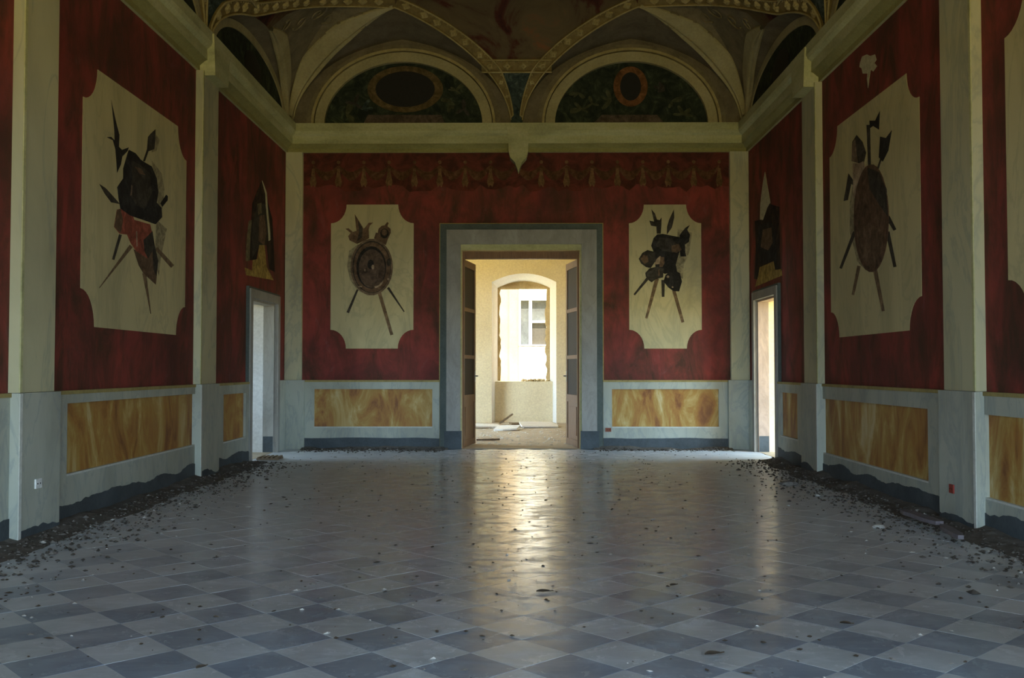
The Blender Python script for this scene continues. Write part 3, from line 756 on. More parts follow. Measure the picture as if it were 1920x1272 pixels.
for lp, spots in ((lp0, ((665, 195), (680, 205), (845, 190), (870, 205), (650, 215), (855, 170))), (lp1, ((1090, 205), (1085, 175), (1145, 190), (1260, 190), (1110, 195), (1280, 215), (1245, 170)))):
    for px, py in spots:      # painted sprigs and fruit
        u, v = pB(px, py); mt = rl.choice(['fresco_leaf', 'fresco_dark', 'fresco_leaf', 'triangle_fresco'])
        for j in range(4):
            a0 = rl.uniform(0, 2 * PI); ln = rl.uniform(0.05, 0.11); wd_ = ln * rl.uniform(0.22, 0.38); cu_, cv_ = u + ln * 0.8 * math.cos(a0), v + ln * 0.8 * math.sin(a0); pts = []
            for i in range(10):
                t = 2 * PI * i / 10; x_, y_ = ln * math.cos(t), wd_ * math.sin(t) * (1 + 0.3 * math.cos(t))
                pts.append((cu_ + x_ * math.cos(a0) - y_ * math.sin(a0), max(Z0 + 0.004, cv_ + x_ * math.sin(a0) + y_ * math.cos(a0))))
            piece(lp, 'painted_leaf', pts, back, mt, 0.0118, 0.0125 + 0.0004 * j)
for fn, nm, wall in ((left, 'left', wall_l), (right, 'right', wall_r)):
    for i, l in enumerate(lun_s[:2]):
        t = thing('lunette_painting', fn(l.c, Z0, 0), 'sooty dark lunette fresco above the %s side cornice, %s bay' % (nm, ('nearest the end wall', 'second from the end wall')[i]), 'painting', 'lunette frescoes of the side walls')
        MB().prism(ellipse(l.c, Z0, l.w - 0.14, l.H - 0.10, 30, 0, PI, False), fn, 0.002, 0.012).build('painted_ground', 'lunette_fresco', t)
        MB().prism(ellipse(l.c, Z0 + 0.30, 0.42, 0.22, 26), fn, 0.012, 0.018).build('medallion', 'medallion_black', t)
        arch_ring(wall, fn, l.c, l.w - 0.16, l.H - 0.12, l.w - 0.02, l.H - 0.01, 0.03, 'rib_plaster', 'archivolt')
for wall, fn, luns in ((wall_b, back, lun_b), (wall_l, left, lun_s[:3]), (wall_r, right, lun_s[:3])):
    for l in luns: MB().prism(ellipse(l.c, Z0, l.w, l.H + 0.02, 40, 0, PI, False), fn, 0.0005, 0.0018).build('lunette_field', 'cell_plaster', wall)
    a, b = (XL, XR) if fn is back else (3.3, D)
    MB().prism(rect(a, b, Z0 - 0.01, Z0 + 0.25), fn, 0.0001, 0.0004).build('lunette_field', 'cell_plaster', wall)
# ------------------------------------------------------------------ painted frieze of swags and tassels on the end wall
fr = thing('painted_frieze', back(XC, pB(960, 355)[1], 0), 'faded dark painted frieze of swags and tassels along the top of the end wall', 'painting')
rf = random.Random(4); fg = [(cl1 + 0.002, pB(960, 286)[1])]
fg = [(cr0 - 0.002, ZC - 0.002), (cl1 + 0.002, ZC - 0.002)] + [(cl1 + 0.002 + (cr0 - cl1 - 0.004) * i / 60, pB(960, 352 + rf.uniform(-7, 9))[1]) for i in range(61)]
MB().prism(fg, back, 0.0003, 0.0008).build('painted_ground', 'frieze_ground', fr)
fz0 = pB(960, 290)[1]; pitch = 0.40; n_sw = int((cr0 - cl1 - 0.1) / pitch); st = (cl1 + cr0) / 2 - n_sw * pitch / 2
sw = MB(); A = []; B_ = []
for i in range(13):
    t = i / 12; A.append((t * pitch, -0.11 * math.sin(PI * t) - 0.02)); B_.append((t * pitch, -0.20 * math.sin(PI * t) - 0.07))
sw.prism(A + B_[::-1], lambda u, v, o: Vector((u, -o, v)), 0.001, 0.004); sw_me = sw.mesh('painted_swag', 'fresco_swag')
ts = MB(); ts.prism([(-0.02, 0), (0.02, 0), (0.03, -0.10), (0.055, -0.22), (0.03, -0.30), (0, -0.26), (-0.03, -0.30), (-0.055, -0.22), (-0.03, -0.10)], lambda u, v, o: Vector((u, -o, v)), 0.001, 0.005); ts_me = ts.mesh('painted_tassel', 'fresco_tassel')
ts.__init__(); ts.prism(ellipse(0, 0, 0.028, 0.028, 10), lambda u, v, o: Vector((u, -o, v)), 0.001, 0.006); dt_me = ts.mesh('painted_boss', 'fresco_tassel')
for i in range(n_sw + 1):
    for me, nm, dz, ok in ((sw_me, 'painted_swag', -0.14, i < n_sw), (ts_me, 'painted_tassel', -0.22, abs(st + i * pitch - XC) > 0.25), (dt_me, 'painted_boss', -0.12, abs(st + i * pitch - XC) > 0.25)):
        if not ok: continue
        o = bpy.data.objects.new(nm, me); C.objects.link(o); o.parent = fr
        o.location = Vector((st + i * pitch, D, fz0 + dz)) - wloc(fr)

# ------------------------------------------------------------------ cream panels with painted trophies of arms
PT = 0.004
def fresco(fn, u0, u1, v0, v1, r, rv, label):
    g = thing('wall_painting', fn((u0 + u1) / 2, v0, 0), label, 'painting', 'trophy frescoes')
    MB().prism(notched(u0, u1, v0, v1, r, rv), fn, 0.001, PT).build('painted_ground', 'cream_panel', g)
    return g
class Layer:
    def __init__(s, g, fn, sc, ox, oy, to): s.g, s.fn, s.sc, s.ox, s.oy, s.to = g, fn, sc, ox, oy, to; s.o = PT
    def P(s, name, mat, pts):
        s.o += 0.0004
        return MB().prism([s.to(x / s.sc + s.ox, y / s.sc + s.oy) for x, y in pts], s.fn, PT - 0.0005, s.o).build(name, mat, s.g)
    def E(s, name, mat, cx, cy, a, b, tilt=0.0, n=30):
        pts = []
        for x, y in ellipse(0, 0, a, b, n): pts.append((cx + x * math.cos(tilt) - y * math.sin(tilt), cy + x * math.sin(tilt) + y * math.cos(tilt)))
        return s.P(name, mat, pts)
    def S(s, name, mat, p, q, wa, wb): return s.P(name, mat, stroke(p, q, wa, wb))
# end wall, left of the door: round shield
u0, v1 = pB(621, 384); u1, v0 = pB(775, 654); nr = pB(650, 384)[0] - u0; nv = v1 - pB(621, 419)[1]
g = fresco(back, u0, u1, v0, v1, nr, nv, 'cream fresco panel with a round bossed shield and plumes, left of the central doorway')
L = Layer(g, back, 5.085, 640, 390, pB)
L.P('cast_shadow', 'fresco_shadow', [(165, 345), (75, 410), (55, 560), (85, 690), (160, 790), (260, 840), (200, 560)])
L.S('spear_shaft', 'fresco_dark', (155, 780), (62, 1000), 18, 26); L.S('spear_shaft', 'fresco_shaft', (360, 800), (482, 1212), 34, 30); L.S('spear_shaft', 'fresco_dark', (445, 760), (600, 992), 24, 10)
L.P('plume', 'fresco_brown', [(40, 200), (70, 195), (110, 230), (145, 220), (128, 60), (160, 110), (215, 200), (232, 180), (262, 142), (305, 140), (272, 170), (262, 205), (265, 290), (205, 320), (150, 345), (80, 310), (65, 270), (90, 240)])
L.P('plume', 'fresco_dark', [(160, 120), (205, 200), (200, 280), (150, 320), (170, 230)])
L.P('finial', 'fresco_brown', [(312, 292), (330, 235), (347, 240), (355, 200), (385, 172), (415, 165), (438, 135), (452, 145), (440, 175), (470, 200), (472, 238), (445, 295), (425, 355), (365, 330)])
L.E('finial_eye', 'fresco_black', 412, 245, 40, 46); L.E('finial_eye', 'fresco_brown', 412, 235, 28, 30)
L.E('shield_rim', 'fresco_rim', 290, 565, 202, 270); L.E('shield_rim', 'fresco_dark', 290, 565, 184, 250); L.E('shield_rim', 'fresco_brown', 292, 568, 176, 240)
L.E('shield', 'fresco_black', 286, 568, 142, 202); L.E('shield', 'fresco_shield', 292, 580, 126, 184)
L.E('boss', 'fresco_black', 280, 540, 30, 46); L.E('boss', 'fresco_light', 302, 565, 15, 22)
L.P('highlight', 'fresco_light', [(310, 755), (360, 735), (400, 690), (398, 715), (370, 748), (330, 765)])
L.E('stud', 'fresco_light', 225, 595, 8, 12); L.E('stud', 'fresco_dark', 455, 520, 22, 36); L.E('stud', 'fresco_light', 448, 680, 10, 10); L.E('stud', 'fresco_light', 180, 750, 20, 7)
# end wall, right of the door: bundle of arms
u0, v1 = pB(1179, 384); u1, v0 = pB(1316, 654); nr = pB(1207, 384)[0] - u0; nv = v1 - pB(1179, 419)[1]
g = fresco(back, u0, u1, v0, v1, nr, nv, 'cream fresco panel with a dark bundle of helmets and spears, right of the central doorway')
L = Layer(g, back, 5.3, 1180, 380, pB)
L.P('cast_shadow', 'fresco_shadow', [(480, 260), (620, 300), (600, 480), (540, 620), (530, 760), (460, 700)])
L.S('spear_shaft', 'fresco_dark', (185, 750), (48, 918), 30, 18); L.S('spear_shaft', 'fresco_shaft', (275, 755), (168, 1152), 40, 24); L.S('spear_shaft', 'fresco_dark', (335, 770), (335, 938), 36, 26); L.S('spear_shaft', 'fresco_shaft', (440, 870), (532, 1192), 34, 30)
L.P('plume', 'fresco_dark', [(218, 68), (255, 110), (275, 170), (300, 175), (320, 148), (318, 220), (312, 310), (272, 310), (268, 240), (215, 230), (198, 180), (245, 190)])
L.P('plume', 'fresco_dark', [(442, 68), (446, 150), (422, 250), (372, 320), (374, 240), (395, 170)])
L.P('plume', 'fresco_black', [(515, 300), (558, 250), (602, 222), (575, 270), (602, 320), (592, 390), (552, 420), (556, 500), (567, 537), (508, 537), (496, 440), (500, 330)])
L.P('arms_bundle', 'fresco_black', [(275, 318), (330, 312), (500, 345), (520, 420), (482, 540), (462, 620), (475, 690), (350, 710), (260, 650), (245, 500), (216, 430), (240, 355)])
L.P('arms_bundle', 'fresco_dark', [(300, 350), (420, 360), (480, 420), (440, 500), (330, 480), (260, 430)])
L.P('banner', 'fresco_brown', [(420, 430), (490, 410), (520, 470), (470, 500), (420, 490)])
L.P('helmet', 'fresco_dark', [(93, 560), (130, 500), (180, 473), (250, 490), (262, 580), (212, 652), (165, 642), (115, 605)]); L.P('helmet', 'fresco_brown', [(108, 560), (140, 520), (180, 530), (190, 590), (150, 610)])
L.P('highlight', 'fresco_light', [(268, 565), (305, 530), (318, 556), (300, 612), (248, 618)]); L.P('banner', 'fresco_brown', [(310, 540), (345, 545), (350, 600), (330, 640), (296, 640)])
L.P('quiver', 'fresco_dark', [(158, 700), (200, 655), (262, 640), (340, 655), (335, 745), (262, 762), (222, 794), (190, 772), (163, 735)]); L.P('quiver', 'fresco_brown', [(285, 670), (300, 665), (302, 725), (286, 728)])
L.P('shield', 'fresco_black', [(338, 785), (360, 720), (400, 690), (455, 678), (502, 702), (522, 785), (494, 884), (440, 882), (388, 845)]); L.E('stud', 'fresco_light', 382, 738, 14, 12); L.E('stud', 'fresco_light', 428, 842, 9, 8)
# left wall
qz = lambda px, py, X: pS(px, py, X)[1]
ya, yb = qL(148), qL(345); v1 = qz(182, 130, XL); v0 = qz(172, 613, XL); nr = qL(175) - ya; nv = v1 - qz(150, 178, XL)
g = fresco(left, ya, yb, v0, v1, nr, nv, 'tall cream fresco panel with dark armour, red cloth and spears on the left wall')
toL = lambda px, py: pS(px, py, XL)
Lu = Layer(g, left, 4.89, 140, 120, toL); Ll = Layer(g, left, 4.71, 140, 370, toL)
Lu.P('cast_shadow', 'fresco_shadow', [(700, 880), (790, 1000), (820, 1150), (800, 1330), (760, 1330), (720, 1000)]); Lu.P('cast_shadow', 'fresco_shadow', [(745, 650), (775, 700), (745, 800), (700, 810)])
Ll.P('cast_shadow', 'fresco_shadow', [(720, 200), (810, 280), (760, 520), (740, 700), (700, 560)])
Ll.S('spear_shaft', 'fresco_dark', (400, 330), (336, 552), 26, 22); Ll.S('spear_shaft', 'fresco_shaft', (495, 430), (213, 802), 34, 6); Ll.S('spear_shaft', 'fresco_shaft', (610, 670), (668, 1030), 34, 6); Ll.S('spear_shaft', 'fresco_shaft', (715, 450), (860, 612), 30, 36)
Lu.P('spike', 'fresco_black', [(330, 330), (382, 560), (406, 650), (402, 760), (430, 788), (492, 765), (480, 800), (432, 850), (420, 920), (384, 1000), (378, 900), (368, 780), (345, 700), (288, 672), (330, 668), (362, 700), (358, 600), (340, 420)])
Lu.P('halberd', 'fresco_dark', [(737, 598), (737, 680), (725, 782), (672, 802), (640, 895), (622, 890), (660, 780), (668, 670), (692, 640)])
Lu.P('sword_blade', 'fresco_dark', [(220, 1100), (280, 1140), (335, 1200), (410, 1285), (330, 1270), (270, 1190)])
Lu.P('axe_head', 'fresco_black', [(780, 1280), (835, 1200), (850, 1215), (848, 1250), (800, 1310)])
Ll.o = Lu.o
Ll.P('cone', 'fresco_brown', [(515, 460), (560, 600), (600, 670), (712, 772), (732, 560), (702, 430), (600, 500)]); Ll.P('cone', 'fresco_dark', [(680, 440), (702, 430), (732, 560), (716, 700), (690, 640)])
Ll.P('red_cloth', 'fresco_cloth', [(368, 110), (480, 80), (520, 200), (662, 240), (702, 440), (640, 542), (540, 480), (488, 402), (458, 330), (392, 322), (343, 262)])
Ll.P('red_cloth', 'fresco_brown', [(368, 110), (400, 105), (420, 200), (400, 320), (343, 262)]); Ll.P('cloth_fold', 'fresco_light', [(535, 300), (545, 300), (548, 430), (540, 440)]); Ll.P('cloth_fold', 'fresco_dark', [(600, 380), (680, 300), (702, 440), (640, 542), (610, 480)])
Lu.o = Ll.o
Lu.P('armour', 'fresco_black', [(490, 788), (550, 818), (600, 880), (640, 905), (700, 940), (745, 1050), (760, 1180), (745, 1272), (790, 1320), (795, 1405), (735, 1470), (620, 1430), (500, 1390), (415, 1330), (398, 1240), (385, 1130), (440, 1050), (440, 960), (468, 860)])
Lu.P('armour', 'fresco_dark', [(510, 880), (600, 930), (680, 1000), (700, 1180), (640, 1330), (560, 1300), (500, 1200), (520, 1040)])
Lu.P('armour_strap', 'fresco_brown', [(540, 940), (600, 960), (640, 1020), (590, 1010)]); Lu.P('armour_strap', 'fresco_rim', [(510, 1110), (522, 1120), (515, 1200), (502, 1210)])
# right wall
ya, yb = qR(1731), qR(1560); v1 = qz(1706, 133, XR); v0 = qz(1706, 620, XR); nr = qR(1707) - ya; nv = v1 - qz(1729, 178, XR)
g = fresco(right, ya, yb, v0, v1, nr, nv, 'tall cream fresco panel with a long oval brown shield on the right wall')
toR = lambda px, py: pS(px, py, XR)
L = Layer(g, right, 2.494, 1560, 130, toR)
L.P('cast_shadow', 'fresco_shadow', [(105, 500), (85, 620), (85, 760), (120, 900), (160, 940), (120, 700)])
for p, q, a, b in (((108, 760), (42, 932), 16, 12), ((128, 920), (100, 1056), 16, 12), ((200, 920), (242, 1132), 20, 14), ((262, 760), (297, 925), 18, 14), ((262, 690), (297, 752), 20, 14), ((172, 260), (178, 460), 16, 12), ((238, 400), (212, 480), 8, 8)):
    L.S('spear_shaft', 'fresco_shaft' if q[1] > 1000 else 'fresco_dark', p, q, a, b)
L.P('axe_head', 'fresco_black', [(178, 240), (205, 240), (226, 196), (222, 282), (195, 265), (180, 275)])
L.P('halberd', 'fresco_black', [(228, 315), (255, 322), (282, 286), (266, 380), (240, 432), (222, 412)])
L.P('helmet', 'fresco_dark', [(98, 340), (118, 308), (145, 340), (162, 390), (150, 445), (130, 440), (95, 430)]); L.P('helmet', 'fresco_rim', [(98, 345), (112, 325), (120, 400), (125, 438), (95, 430)])
L.P('hook', 'fresco_dark', [(80, 488), (102, 520), (118, 548), (92, 536), (76, 612), (58, 616), (70, 550)])
L.P('ribbon', 'fresco_light', [(100, 440), (130, 440), (150, 430), (162, 470), (132, 590), (105, 605)])
L.E('oval_shield', 'fresco_oval', 187, 697, 82, 253); L.P('oval_shield', 'fresco_dark', [(170, 460), (225, 480), (258, 560), (266, 690), (230, 640), (180, 560)]); L.P('oval_shield', 'fresco_brown', [(120, 760), (180, 720), (250, 760), (235, 860), (185, 935), (140, 880)])
# nearer bay of the right wall (only its far edge is in the picture) and its counterpart on the left
yb2 = qR(1894); g = fresco(right, yb2 - (yb - ya), yb2, v0, v1, nr, nv, 'cream fresco panel cut off by the right edge of the picture')
# overdoor paintings
def over(fn, X, label, pieces, sc, ox, oy):
    to = lambda px, py: pS(px, py, X)
    ps = [[to(x / sc + ox, y / sc + oy) for x, y in p[2]] for p in pieces]
    g = thing('overdoor_painting', fn(sum(p[0] for p in ps[0]) / len(ps[0]), min(v for p in ps for _, v in p), 0), label, 'painting', 'overdoor frescoes')
    o = 0.002
    for (nm, mat, _), p in zip(pieces, ps):
        o += 0.0008; MB().prism(p, fn, 0.0008, o).build(nm, mat, g)
over(left, XL, 'ruined dark fresco of a figure on an ochre base above the left side door', [
    ('painted_figure', 'soot_fresco', [(170, 200), (215, 100), (255, 190), (275, 320), (320, 480), (345, 1010), (290, 980), (262, 740), (190, 740), (160, 890), (95, 890), (60, 870), (80, 640), (110, 500), (120, 330)]),
    ('painted_figure', 'fresco_dark', [(170, 330), (250, 330), (280, 560), (260, 740), (190, 740), (120, 870), (110, 600)]),
    ('painted_drapery', 'fresco_brown', [(190, 450), (240, 440), (260, 620), (240, 740), (180, 700)]),
    ('painted_drapery', 'fresco_olive', [(170, 330), (210, 320), (215, 420), (180, 440)]),
    ('painted_base', 'fresco_ochre', [(125, 890), (170, 880), (190, 740), (240, 740), (262, 960), (330, 1090), (60, 1040), (45, 965), (120, 995)]),
    ('painted_strip', 'fresco_olive', [(85, 500), (115, 490), (100, 640), (92, 900), (55, 900), (70, 640)]),
    ('plaster_scar', 'bare_plaster', [(215, 100), (230, 130), (262, 220), (270, 350), (296, 620), (298, 690), (282, 700), (278, 620), (254, 350), (248, 230)])], 5.3, 450, 320)
over(right, XR, 'ruined dark fresco with a pale plaster scar above the right side door', [
    ('painted_figure', 'soot_fresco', [(75, 560), (150, 545), (200, 400), (300, 430), (300, 600), (310, 1010), (255, 1005), (240, 930), (130, 985), (110, 1100), (70, 1090), (85, 800)]),
    ('painted_figure', 'fresco_black', [(110, 600), (220, 560), (270, 640), (280, 980), (240, 930), (130, 960), (100, 800)]),
    ('painted_drapery', 'fresco_brown', [(150, 640), (230, 620), (240, 760), (200, 830), (130, 800)]),
    ('painted_base', 'fresco_ochre', [(122, 985), (250, 930), (262, 1010), (320, 1000), (327, 1060), (78, 1165), (110, 1060)]),
    ('plaster_scar', 'bare_plaster', [(170, 110), (186, 200), (218, 390), (190, 440), (152, 552), (124, 547), (128, 400), (150, 220)])], 4.89, 1400, 300)
# hole in the painted plaster, high on the right wall
pts = [pS(*p, XR) for p in ((1613, 118), (1617, 106), (1626, 102), (1632, 105), (1641, 102), (1644, 112), (1640, 118), (1645, 124), (1638, 134), (1633, 131), (1630, 150), (1628, 165), (1626, 148), (1627, 138), (1618, 138), (1616, 128), (1612, 126))]
tag(MB().prism(pts, right, 0.001, 0.004).build('plaster_scar', 'bare_plaster'), 'pale ragged plaster patch high on the right wall above the fresco panel', 'plaster patch')
pts = [pB(*p) for p in ((714, 376), (718, 375), (719, 384), (714, 384))]

# ------------------------------------------------------------------ central doorway
dr = sgroup('door_1', ((d1l + d1r) / 2, D, 0), 'tall central doorway with a grey stone surround and two open brown door leaves')
ob0, obt = pB(826, 421); ob1 = pB(1129, 421)[0]; ib0, ibt = pB(838, 432); ib1 = pB(1118, 432)[0]; zpl = pB(850, 808)[1]
def U(l, r, t, l2, r2, t2): return [(l, 0), (l, t), (r, t), (r, 0), (r2, 0), (r2, t2), (l2, t2), (l2, 0)]
MB().prism(U(ob0, ob1, obt, ib0, ib1, ibt), back, 0.001, 0.05).build('surround_band', 'green_band', dr)
o3 = pB(826, 421)
MB().ring([(ob0 - 0.015, 0), (ob0 - 0.015, obt + 0.015), (ob1 + 0.015, obt + 0.015), (ob1 + 0.015, 0)], [(ob0, 0), (ob0, obt), (ob1, obt), (ob1, 0)], back, 0.001, 0.03).build('fillet', 'ochre_line', dr)
jl, jr, jt = pB(864, 458)[0], pB(1090, 458)[0], pB(900, 459)[1]
MB().prism(rect(ib0, jl, zpl, jt), back, 0.001, 0.075).build('jamb_stone', 'door_stone', dr)
MB().prism(rect(jr, ib1, zpl, jt), back, 0.001, 0.075).build('jamb_stone', 'door_stone', dr)
MB().prism(rect(ib0, ib1, jt, ibt), back, 0.001, 0.075).build('lintel_stone', 'door_stone', dr)
MB().prism(rect(ib0 - 0.03, jl + 0.02, 0, zpl), back, 0.001, 0.09).build('plinth_block', 'plinth_blue', dr)
MB().prism(rect(jr - 0.02, ib1 + 0.03, 0, zpl), back, 0.001, 0.09).build('plinth_block', 'plinth_blue', dr)
inn = lambda u, v, o: Vector((u, D + 0.10 - o, v))
MB().prism(U(jl - 0.001, jr + 0.001, jt + 0.001, d1l - 0.0005, d1r + 0.0005, d1t + 0.0005), back, 0.0008, 0.03).build('inner_moulding', 'cornice_paint', dr)
MB().prism(U(d1l + 0.0006, d1r - 0.0006, d1t - 0.0006, d1l + 0.006, d1r - 0.006, d1t - 0.006), back, -0.099, 0.03).build('inner_moulding', 'pale_stone', dr)
MB().prism(U(d1l + 0.001, d1r - 0.001, d1t - 0.001, d1l + 0.035, d1r - 0.035, d1t - 0.12), inn, -0.10, 0.0).build('door_frame', 'door_wood', dr)
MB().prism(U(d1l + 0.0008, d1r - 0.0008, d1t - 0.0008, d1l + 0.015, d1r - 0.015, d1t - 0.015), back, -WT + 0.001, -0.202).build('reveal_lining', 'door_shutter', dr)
MB().box(d1l, d1r, D + 0.0, D + WT, -0.05, 0.004).build('threshold', 'room_floor', dr)
def leaf(xh, sgn, a):
    """leaf hinged at xh, opened into the far room; local x along the leaf, y its thickness"""
    Wd = 0.88; Hh = d1t - 0.13; th = 0.042
    R = Matrix.Rotation(a, 4, 'Z'); T = Matrix.Translation(Vector((xh, D + 0.13, 0.012)))
    def bx(name, x0, x1, z0, z1, y0, y1, mat, par):
        mb = MB().box(x0 * sgn, x1 * sgn, y0, y1, z0, z1) if sgn > 0 else MB().box(-x1, -x0, y0, y1, z0, z1)
        mb.v = [T @ (R @ p) for p in mb.v]
        return mb.build(name, mat, par)
    lf = bx('door_leaf', 0.0, 0.09, 0, Hh, 0, th, 'door_wood', dr)          # hinge stile carries the rest
    bx('stile', Wd - 0.09, Wd, 0, Hh, 0, th, 'door_wood', lf)
    k = [0.0, 0.12, 0.72, 0.84]
    cuts = [(0, 0.10), (0.70, 0.82), (1.40, 1.46), (2.16, 2.22), (Hh - 0.11, Hh)]
    for z0, z1 in cuts: bx('rail', 0.091, Wd - 0.091, z0, z1, 0.0, th, 'door_wood', lf)
    for (a0, a1), (b0, b1) in zip(cuts[:-1], cuts[1:]):
        low = a0 == 0
        p = bx('panel' if low else 'shutter_panel', 0.091, Wd - 0.091, a1, b0, 0.012, th - 0.012, 'door_wood' if low else 'door_shutter', lf)
        if low: bx('raised_field', 0.16, Wd - 0.16, a1 + 0.07, b0 - 0.07, 0.004, th - 0.004, 'door_wood', lf)
    bx('handle_plate', Wd - 0.06, Wd - 0.03, 1.02, 1.20, -0.006, th + 0.006, 'iron', lf)
    hb = MB().tube([T @ (R @ Vector((sgn * (Wd - 0.045), -0.05, 1.12))), T @ (R @ Vector((sgn * (Wd - 0.045), th + 0.05, 1.12)))], 0.011, 8).build('handle', 'iron', lf, smooth=True)
leaf(d1l + 0.02, 1, math.radians(80)); leaf(d1r - 0.02, -1, math.radians(-80))

# ------------------------------------------------------------------ side doors
def side_door(name, fn, y0, y1, zt, stone, label, deep):
    g = sgroup(name, fn((y0 + y1) / 2, 0, 0), label)
    b = 0.12
    MB().prism(rect(y0 - b, y0, 0.0, zt + b), fn, 0.001, 0.06).build('jamb_stone', 'door_stone', g)
    MB().prism(rect(y1, y1 + b, 0.0, zt + b), fn, 0.001, 0.06).build('jamb_stone', 'door_stone', g)
    MB().prism(rect(y0, y1, zt, zt + b), fn, 0.001, 0.06).build('lintel_stone', 'door_stone', g)
    MB().prism([(y0 - b - 0.03, 0), (y0 - b - 0.03, zt + b + 0.03), (y1 + b + 0.03, zt + b + 0.03), (y1 + b + 0.03, 0), (y1 + b, 0), (y1 + b, zt + b), (y0 - b, zt + b), (y0 - b, 0)], fn, 0.001, 0.04).build('surround_band', 'green_band', g)
    # stone reveal, then plastered reveal through the thickness of the wall
    for s0, s1, m, nm in ((0.0, -0.16, stone, 'reveal_stone'), (-0.162, -WT + 0.001, deep, 'reveal_plaster')):
        t = 0.03 if nm == 'reveal_stone' else 0.012
        MB().prism(U(y0 + 0.0005, y1 - 0.0005, zt - 0.0005, y0 + t, y1 - t, zt - t), fn, s1, s0).build(nm, m, g)
    MB().prism(rect(y1 - 0.032, y1 - 0.0305, 0.0, 0.24), fn, -0.155, -0.005).build('plinth_block', 'plinth_blue', g)
    MB().prism([(y0 + .03, -0.03), (y1 - .03, -0.03), (y1 - .03, 0.003), (y0 + .03, 0.003)], fn, -WT, 0.0).build('threshold', 'room_floor', g)
    return g
door_l = side_door('door_2', left, ly0, ly1, lzt, 'door_stone', 'side doorway in the left wall with a white plaster reveal beyond', 'room_white')
door_r = side_door('door_3', right, ry0, ry1, rzt, 'pink_stone', 'side doorway in the right wall with a sunlit cream reveal beyond', 'room_cream')
# crack in the left reveal
cr = [(-0.30, 0.9), (-0.34, 0.82), (-0.36, 0.66), (-0.33, 0.52), (-0.28, 0.42), (-0.22, 0.36)]

# ------------------------------------------------------------------ rooms beyond the doors
FY0, FY1 = D + WT, 22.6
fxl, fxr = -4.6, 4.4; fzt = 4.6
struct(MB().box(fxl, fxr, FY0, FY1 + 0.7, -0.15, 0.0).build('floor_far', 'room_floor'), 'dusty pale floor of the far room')
struct(MB().box(fxl, fxr, FY0, FY1, fzt, fzt + 0.2).build('ceiling_far', 'room_cream'))
struct(MB().box(fxl, XL - WT, FY0 - 0.2, FY0, 0, fzt).build('wall_far_front', 'room_cream'))
MBf = MB().prism([(17.6, -0.15), (17.6, 0.9), (20.4, 0.9), (20.4, 3.5), (17.6, 3.5), (17.6, 3.5001), (17.5, 3.5001), (17.5, -0.15)], lambda u, v, o: Vector((fxl - o, u, v)), 0, 0.3)
# left wall of the far room has a window (notch built from four joined rims), right wall is plain
struct(MB().ring(rect(FY0 - 0.2, FY1 + 0.6, -0.15, fzt + 0.2), rect(17.6, 20.4, 0.6, 3.6), lambda u, v, o: Vector((fxl - o, u, v)), 0, 0.45).build('wall_far_left', 'room_cream'))
struct(MB().prism(rect(FY0 - 0.2, FY1 + 0.6, -0.15, fzt + 0.2), lambda u, v, o: Vector((fxr + o, u, v)), 0, 0.35).build('wall_far_right', 'room_cream'))
# end wall of the far room with an arched splayed window niche down to the floor
far = lambda u, v, o=0.0: Vector((u, FY1 - o, v))
nx0, nx1 = pB(922, 600, FY1)[0], pB(1043, 600, FY1)[0]; nsp = pB(980, 529, FY1)[1]; ncr = pB(980, 513, FY1)[1]; nc = (nx0 + nx1) / 2
def arch_line(x0, x1, zs, zc, n=14):
    c = (x0 + x1) / 2; return [(x0 + (x1 - x0) * i / n, zs + (zc - zs) * (1 - ((x0 + (x1 - x0) * i / n - c) / ((x1 - x0) / 2)) ** 2)) for i in range(n + 1)]
NB = 0.55
FYB = FY1 + NB
ix0, ix1 = pB(933, 600, FYB)[0], pB(1031, 600, FYB)[0]; isp, icr = pB(980, 540, FYB)[1], pB(980, 527, FYB)[1]
outer = [(nx0, 0.0)] + arch_line(nx0, nx1, nsp, ncr) + [(nx1, 0.0)]
inner = [(ix0, 0.0)] + arch_line(ix0, ix1, isp, icr) + [(ix1, 0.0)]
P = [(fxl, -0.1), (nx0, -0.1)] + outer + [(nx1, -0.1), (fxr, -0.1), (fxr, fzt), (fxl, fzt)]
wall_f = struct(MB().prism(P, far, -0.02, 0.0).build('wall_far', 'room_cream'), 'cream end wall of the far room around an arched window niche')
Q = [(fxl, -0.1), (ix0, -0.1)] + inner + [(ix1, -0.1), (fxr, -0.1), (fxr, fzt), (fxl, fzt)]
MB().prism(Q, far, -NB - 0.15, -NB).build('outer_skin', 'room_cream', wall_f)
rows = [[far(o[0], o[1], -0.001), far(i[0], i[1], -NB)] for o, i in zip(outer, inner)]
win = sgroup('window_1', far(nc, 0, -NB), 'arched window niche with a broken frame, open to the sunlit facade')
MB().grid(rows).build('splayed_reveal', 'white_plaster', win)
zsill = pB(980, 716, FY1 + 0.30)[1]
def par(u, v, o=0.0): return Vector((u, FY1 + 0.30 - o, v))
k = 0.30 / NB; sx0 = nx0 + (ix0 - nx0) * k + 0.003; sx1 = nx1 + (ix1 - nx1) * k - 0.003
MB().add([par(sx0, 0), par(sx1, 0), par(sx1, zsill), par(sx0, zsill), far(ix0, 0, -NB - 0.14), far(ix1, 0, -NB - 0.14), far(ix1, zsill + 0.02, -NB - 0.14), far(ix0, zsill + 0.02, -NB - 0.14)],
         [(0, 1, 2, 3), (4, 5, 6, 7), (3, 2, 6, 7), (0, 3, 7, 4), (1, 2, 6, 5), (0, 1, 5, 4)]).build('parapet', 'room_cream', win)
fy = FYB + 0.10; wf = lambda u, v, o=0.0: Vector((u, fy - o, v))
wz = pB(980, 543, fy)[1]
MB().prism(rect(ix0, ix1, wz, wz + 0.065), wf, 0, 0.07).build('frame_head', 'pale_stone', win)
